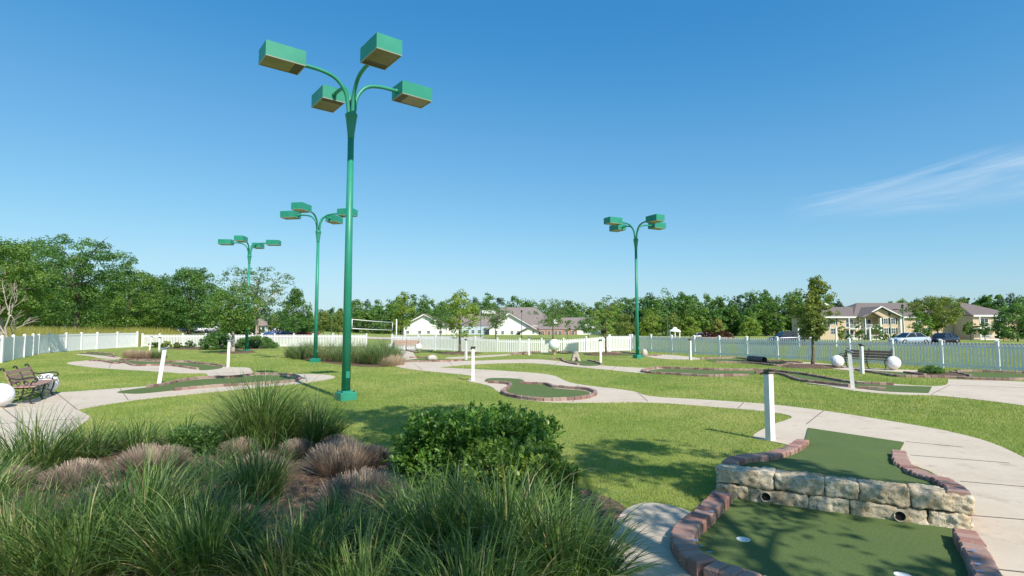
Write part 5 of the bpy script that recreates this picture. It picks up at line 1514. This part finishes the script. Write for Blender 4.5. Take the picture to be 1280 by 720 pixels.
fg(548, 705, 0.87, .36, 930, 'left half of the huge grass mass in front of the leafy shrub', droop=1.55)
fg(632, 708, 0.94, .38, 992, 'middle of the huge grass mass in front of the leafy shrub', droop=1.6)
fg(700, 735, 0.82, .34, 806, 'right end of the huge grass mass, spilling toward the concrete pad', droop=1.8, spread=.75)
fg(590, 790, 0.74, .36, 744, 'lowest grass clump of the huge mass at the bottom edge', droop=1.6)
fg(508, 665, 0.60, .24, 372, 'loose grass clump between the pale dry mound and the huge mass', droop=1.5)
fg(262, 604, 0.55, .2, 223, 'thin pale-bladed grass clump below the tallest clump', 'blade_light', droop=1.5, spread=.6)
DM = 'cut back dry clumps in the foreground bed'
for i, (px, py, w, h, lab) in enumerate(((192, 590, 0.78, 0.32, 'widest dry mound, left, with greyish shaded stems'), (93, 612, 0.51, 0.30, 'brown dry mound near the left edge clump'), (428, 590, 0.86, 0.36, 'light tan dry mound right of the middle, sunlit'), (330, 598, 0.46, 0.29, 'small light dry mound behind the middle grass clump'),
        (372, 572, 0.41, 0.25, 'small grey dry mound behind the light tan one'), (452, 646, 0.74, 0.42, 'pale sunlit dry mound at the left of the huge grass mass'), (298, 572, 0.39, 0.26, 'grey dry mound at the foot of the tallest clump'), (130, 640, 0.38, 0.26, 'small pale dry mound among the left grass'),
        (466, 582, 0.37, 0.26, 'small dark dry mound beside the leafy shrub'), (420, 566, 0.41, 0.25, 'grey dry mound behind the light tan dry mound'), (300, 660, 0.41, 0.19, 'low flattened dry clump in the middle foreground'), (15, 612, 0.41, 0.25, 'grey dry mound cut by the left edge'))):
    dry_mound(800 + i, w, h, lab, G(px, py), DM, n=int(3600 * w / .8))

def leafy_shrub(name, label, loc, w, d, h, leaf, ntip, lsize, seed, top_only=False):
    """twig tips over a lumpy dome, each with a rosette of small leaves"""
    rng = np.random.default_rng(seed)
    root = empty(name, loc, 0, label, 'shrub')
    ph = rng.uniform(0, 2 * PI, ntip); cz = rng.uniform(-.08, 1, ntip); u = rng.uniform(.78, 1.04, ntip)
    inner = rng.uniform(0, 1, ntip) < .25
    u = np.where(inner, u * rng.uniform(.55, .9, ntip), u)
    sr = np.sqrt(np.clip(1 - cz ** 2, 0, 1))
    lump = np.array([1 + .20 * mnoise.noise(Vector((math.cos(a) * s * 2.2 + seed, math.sin(a) * s * 2.2, c * 2.2))) + .10 * mnoise.noise(Vector((math.cos(a) * s * 6, math.sin(a) * s * 6 + seed, c * 6))) for a, s, c in zip(ph, sr, cz)])
    dirs = np.stack([np.cos(ph) * sr, np.sin(ph) * sr, cz], 1)
    fz = np.sign(cz) * np.abs(cz) ** .62; fr = np.where(sr > 1e-4, np.clip(sr, 0, 1) ** .62 / np.maximum(sr, 1e-4), 1)
    Pt = np.stack([dirs[:, 0] * fr, dirs[:, 1] * fr, fz], 1) * (u * lump)[:, None] * np.array([w / 2, d / 2, h])
    Pt[:, 2] = np.maximum(Pt[:, 2], .04)
    k = 11
    tipd = dirs + np.array([0, 0, .55]) + rng.normal(0, .28, (ntip, 3)); tipd /= np.linalg.norm(tipd, axis=1, keepdims=True)
    C = []; A = []; Rn = []
    for j in range(k):
        ang = rng.uniform(0, 2 * PI, ntip)
        o = np.cross(tipd, rng.normal(size=(ntip, 3))); o /= np.linalg.norm(o, axis=1, keepdims=True)
        along = (j / k - .6) * lsize * 2.4
        a = o * rng.uniform(.6, 1.0, (ntip, 1)) + tipd * rng.uniform(.25, 1.0, (ntip, 1)); a /= np.linalg.norm(a, axis=1, keepdims=True)
        C.append(Pt + tipd * along); A.append(a)
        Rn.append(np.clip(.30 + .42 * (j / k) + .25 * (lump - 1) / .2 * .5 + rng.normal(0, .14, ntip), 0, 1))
    C = np.concatenate(C); A = np.concatenate(A); Rn = np.concatenate(Rn)
    n = len(C); s = lsize * rng.uniform(.7, 1.25, (n, 1))
    b = np.cross(A, rng.normal(size=(n, 3)) * .5 + np.array([0, 0, 1.0])); b /= np.linalg.norm(b, axis=1, keepdims=True)
    nr = np.cross(b, A)
    V = np.empty((n, 6, 3))
    V[:, 0] = C; V[:, 1] = C + A * s * .35 + b * s * .23 + nr * s * .05; V[:, 2] = C + A * s * .75 + b * s * .20 + nr * s * .06
    V[:, 3] = C + A * s; V[:, 4] = C + A * s * .75 - b * s * .20 + nr * s * .06; V[:, 5] = C + A * s * .35 - b * s * .23 + nr * s * .05
    q0 = np.arange(n) * 6
    Q = np.concatenate([np.stack([q0, q0 + 1, q0 + 2, q0 + 3], 1), np.stack([q0, q0 + 3, q0 + 4, q0 + 5], 1)])
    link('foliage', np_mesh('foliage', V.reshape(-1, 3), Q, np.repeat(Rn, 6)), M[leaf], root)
    mb = MB(); pr = random.Random(seed)
    for i in range(70):
        j = pr.randrange(ntip); e = Vector(Pt[j]); m_ = e * .5 + Vector((pr.uniform(-.05, .05), pr.uniform(-.05, .05), h * .12))
        mb.tube([(e.x * .12, e.y * .12, -.03), m_, e], [.012, .008, .003], n=4, cap=False)
    mb.build('stem', M['bark'], root)
    return root
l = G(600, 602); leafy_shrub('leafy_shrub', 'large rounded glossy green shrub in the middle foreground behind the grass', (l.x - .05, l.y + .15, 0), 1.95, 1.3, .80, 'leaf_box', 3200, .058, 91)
l = G(648, 640); leafy_shrub('leafy_shrub', 'lower yellow-green leafy shrub in front of the large rounded one, sunlit', (l.x, l.y + .1, 0), 1.15, .9, .62, 'leaf_box2', 1300, .056, 92) if 'leaf_box2' in M else None
l = G(250, 566); leafy_shrub('low_shrub', 'low dark shrub in the shade behind the widest dry mound', (l.x, l.y, 0), .9, .6, .36, 'leaf_b', 500, .045, 93)

def litter():
    rng = np.random.default_rng(21)
    n = 9000
    Y = rng.uniform(3.2, 10.2, n); X = rng.uniform(-1.0, .32, n) * Y
    bed = NO_GRASS[[i for i, o in enumerate(SLABS) if o == 'mulch_bed'][0]]
    k = in_poly(X, Y, bed); X, Y = X[k], Y[k]; n = len(X)
    base = np.stack([X, Y, np.full(n, .012)], 1)
    V, Q = blades(rng, base, rng.uniform(.03, .14, n), rng.uniform(0, 2 * PI, n), rng.normal(1.42, .12, n), rng.normal(.1, .2, n), rng.uniform(.003, .008, n), 2)
    V[:, 2] = np.maximum(V[:, 2], .008)
    tag(link('dry_litter', np_mesh('dry_litter', V, Q, np.repeat(np.clip(rng.normal(.55, .3, n), 0, 1), 6)), M['straw']), 'dry straw litter scattered over the bark of the foreground bed', 'litter', kind='stuff')
litter()

# ------------------------------------------------------------------ tree beside the photographer, whose shade falls on the bed and green
def shade_tree():
    rng = np.random.default_rng(42)
    loc = Vector((4.6, -.6, 0))
    root = empty('shade_tree', loc, 0, 'tall tree beside the viewpoint whose dappled shade falls on the foreground bed', 'tree')
    top = 9.6
    trunk_mb(rng, top, 4.8, top, 3.4, .17, 12).build('trunk', M['bark'], root)
    v, q, rn = crown_data(rng, 5.0, top, SH['R'], 'wide', SH['n'], SH['leaf'], .15, .13, .5, 3, .5, .55, asp=.5)
    v += np.array([SH['dx'], SH['dy'], 0])
    v2, q2, r2 = crown_data(rng, 6.6, 8.4, 1.7, 'round', 50, 95, .15, .3, .5, 5, .5, .4, asp=.5)
    v2 += np.array([2.3 - loc.x, 4.9 - loc.y, 0])
    v3, q3, r3 = crown_data(rng, 5.8, 7.4, 1.45, 'round', 22, 85, .15, .26, .5, 6, .5, .4, asp=.5)
    v3 += np.array([5.9 - loc.x, 1.8 - loc.y, 0]); v2 = np.concatenate([v2, v3]); q2 = np.concatenate([q2, q3 + len(v2) - len(v3)]); r2 = np.concatenate([r2, r3])
    MB().tube([(0, .1, 4.6), (.8, 1.4, 5.9), (1.3, 2.4, 6.6)], [.07, .05, .02], n=6).build('limb', M['bark'], root)
    MB().tube([(-.1, .2, 5.2), (-1.0, 2.4, 6.8), (-2.1, 5.0, 7.5)], [.07, .05, .02], n=6).build('limb', M['bark'], root)
    link('crown', np_mesh('crown', np.concatenate([v, v2]), np.concatenate([q, q2 + len(v)]), np.concatenate([rn, r2])), M['leaf_a'], root)
SH = dict(R=4.0, n=120, leaf=85, dx=-.6, dy=.2)
shade_tree()

# ------------------------------------------------------------------ lawn grass near the camera
def lawn_grass():
    rng = np.random.default_rng(9)
    N = 850000
    Y = np.exp(rng.uniform(math.log(4.2), math.log(48), N)); X = rng.uniform(-1.08, 1.08, N) * Y
    keep = np.ones(N, dtype=bool)
    for poly in NO_GRASS: keep &= ~in_poly(X, Y, poly)
    lp = np.array([(p[0], p[1]) for p in left_pts]); fx = np.interp(Y, lp[:, 1], lp[:, 0]); keep &= X > fx - .5
    X, Y = X[keep], Y[keep]; n = len(X)
    # clumpy mowing
    base = np.stack([X, Y, np.full(n, -.004)], 1)
    s = np.clip(Y / 10, .75, 2.4)
    hh = .040 * rng.uniform(.6, 1.25, n) * np.clip(s, .9, 1.15)
    az = rng.uniform(0, 2 * PI, n); ln = rng.uniform(.0, .9, n)
    tip = base + np.stack([np.cos(az) * np.sin(ln) * hh, np.sin(az) * np.sin(ln) * hh, np.cos(ln) * hh], 1)
    w = .0045 * s * rng.uniform(.7, 1.4, n)
    ta = rng.uniform(0, PI, n)
    side = np.stack([np.cos(ta) * w, np.sin(ta) * w, np.zeros(n)], 1)
    V = np.stack([base - side, base + side, tip], 1).reshape(-1, 3)
    Q = np.arange(n * 3).reshape(n, 3)
    pn = np.array([mnoise.noise(Vector((a * .35, b * .35, 1.7))) * .5 + mnoise.noise(Vector((a * 1.3, b * 1.3, 4.1))) * .35 for a, b in zip(X, Y)])
    pn = pn + .22 * (np.array([mnoise.noise(Vector((a * .8 + 40, b * .8, 9.3))) for a, b in zip(X, Y)]) > .28)
    rn = np.clip(.45 + pn * 1.0 + rng.normal(0, .22, n), 0, 1)
    tag(link('lawn_grass', np_mesh('lawn_grass', V, Q, np.repeat(rn, 3)), M['blade_lawn']), 'short mown yellow-green lawn grass of the course', 'grass', kind='stuff')
lawn_grass()

# ------------------------------------------------------------------ light, sky, camera
SUN = Vector((4.3, -6.7, 7.5)).normalized()
el = math.asin(SUN.z); azs = math.atan2(SUN.x, SUN.y)
sl = bpy.data.lights.new('sun', 'SUN'); sl.energy = 4.8; sl.angle = math.radians(.53); sl.color = (1.0, .94, .84)
so = bpy.data.objects.new('sun', sl); COL.objects.link(so); so.rotation_euler = (-SUN).to_track_quat('-Z', 'Y').to_euler(); so.location = SUN * 60
w = bpy.data.worlds.new('World'); SC.world = w; w.use_nodes = True
nt = w.node_tree; N = nt.nodes; L = nt.links; bg = N['Background']
sky = N.new('ShaderNodeTexSky'); sky.sky_type = 'NISHITA'; sky.sun_disc = False
sky.sun_elevation = el; sky.sun_rotation = azs
sky.altitude = 0; sky.air_density = 1.0; sky.dust_density = .6; sky.ozone_density = 3.0
tc = N.new('ShaderNodeTexCoord')
# thin cirrus streaks on the right: a stretched noise inside a soft patch of the sky dome
cd = (P(1200, 222, 100) - Vector((0, 0, EYE))).normalized()
dot = N.new('ShaderNodeVectorMath'); dot.operation = 'DOT_PRODUCT'; L.new(tc.outputs['Generated'], dot.inputs[0]); dot.inputs[1].default_value = cd
pr = N.new('ShaderNodeMapRange'); pr.inputs[1].default_value = .972; pr.inputs[2].default_value = .9995; pr.interpolation_type = 'SMOOTHSTEP'; L.new(dot.outputs['Value'], pr.inputs[0])
mp = N.new('ShaderNodeMapping'); mp.inputs['Rotation'].default_value = (math.radians(0), math.radians(0), math.radians(-30)); mp.inputs['Scale'].default_value = (2.2, 2.2, 24)
mp0 = N.new('ShaderNodeMapping'); mp0.inputs['Rotation'].default_value = (math.radians(0), math.radians(9), 0)
L.new(tc.outputs['Generated'], mp0.inputs['Vector']); L.new(mp0.outputs['Vector'], mp.inputs['Vector'])
nz = N.new('ShaderNodeTexNoise'); nz.inputs['Scale'].default_value = 1.3; nz.inputs['Detail'].default_value = 9; nz.inputs['Roughness'].default_value = .62; nz.inputs['Distortion'].default_value = .9
L.new(mp.outputs['Vector'], nz.inputs['Vector'])
cr = ramp(N, [(.40, (0, 0, 0)), (.82, (1, 1, 1))]); L.new(nz.outputs['Fac'], cr.inputs['Fac'])
mu = N.new('ShaderNodeMath'); mu.operation = 'MULTIPLY'; L.new(cr.outputs['Color'], mu.inputs[0]); L.new(pr.outputs['Result'], mu.inputs[1])
mu2 = N.new('ShaderNodeMath'); mu2.operation = 'MULTIPLY'; L.new(mu.outputs[0], mu2.inputs[0]); mu2.inputs[1].default_value = .62
sep = N.new('ShaderNodeSeparateColor'); L.new(sky.outputs['Color'], sep.inputs[0]); cmb = N.new('ShaderNodeCombineColor')
S_ = .115
for ch_, pts_ in ((0, [(.109, .040), (.184, .112), (.35, .25), (.527, .38), (.8, .50), (1, .56)]), (1, [(.10, .12), (.191, .213), (.31, .335), (.723, .62), (1, .70)]), (2, [(.2, .33), (.352, .49), (.527, .615), (.8, .75), (1, .80)])):
    m1 = N.new('ShaderNodeMath'); m1.operation = 'MULTIPLY'; L.new(sep.outputs[ch_], m1.inputs[0]); m1.inputs[1].default_value = S_
    fc = N.new('ShaderNodeFloatCurve'); cv = fc.mapping.curves[0]
    cv.points[0].location = (0, 0); cv.points[1].location = pts_[-1]
    for p_ in pts_[:-1]: cv.points.new(*p_)
    fc.mapping.update(); L.new(m1.outputs[0], fc.inputs['Value'])
    m3 = N.new('ShaderNodeMath'); m3.operation = 'MULTIPLY'; L.new(fc.outputs[0], m3.inputs[0]); m3.inputs[1].default_value = 1 / S_
    L.new(m3.outputs[0], cmb.inputs[ch_])
# keep the cirrus to a low band of the sky
sx_ = N.new('ShaderNodeSeparateXYZ'); L.new(tc.outputs['Generated'], sx_.inputs[0])
zb = N.new('ShaderNodeValToRGB'); zb.color_ramp.interpolation = 'EASE'
el_ = zb.color_ramp.elements; el_[0].position = .150; el_[0].color = (0, 0, 0, 1); el_[1].position = .25; el_[1].color = (0, 0, 0, 1)
for p_ in (.192, .212):
    e_ = el_.new(p_); e_.color = (1, 1, 1, 1)
L.new(sx_.outputs[2], zb.inputs['Fac'])
mu3 = N.new('ShaderNodeMath'); mu3.operation = 'MULTIPLY'; L.new(mu2.outputs[0], mu3.inputs[0]); L.new(zb.outputs['Color'], mu3.inputs[1]); mu2 = mu3
mx = N.new('ShaderNodeMix'); mx.data_type = 'RGBA'; L.new(mu2.outputs[0], mx.inputs[0]); L.new(cmb.outputs[0], mx.inputs[6]); mx.inputs[7].default_value = (6.5, 7.0, 7.4, 1)
L.new(mx.outputs[2], bg.inputs['Color']); bg.inputs['Strength'].default_value = .115
cam = bpy.data.cameras.new('camera'); cam.sensor_width = 36; cam.lens = 36 * F / 1280; cam.clip_end = 5000; cam.clip_start = .05
co = bpy.data.objects.new('camera', cam); COL.objects.link(co); co.location = (0, 0, EYE); co.rotation_euler = (PI / 2 + TH, 0, 0)
SC.camera = co
vs_ = SC.view_settings; vs_.view_transform = 'Standard'; vs_.look = 'None'; vs_.exposure = 0.3; vs_.gamma = 1.0
SC.render.engine = 'CYCLES'
SC.cycles.max_bounces = 6; SC.cycles.diffuse_bounces = 4; SC.cycles.glossy_bounces = 2; SC.cycles.transmission_bounces = 3; SC.cycles.transparent_max_bounces = 4
SC.cycles.use_denoising = True
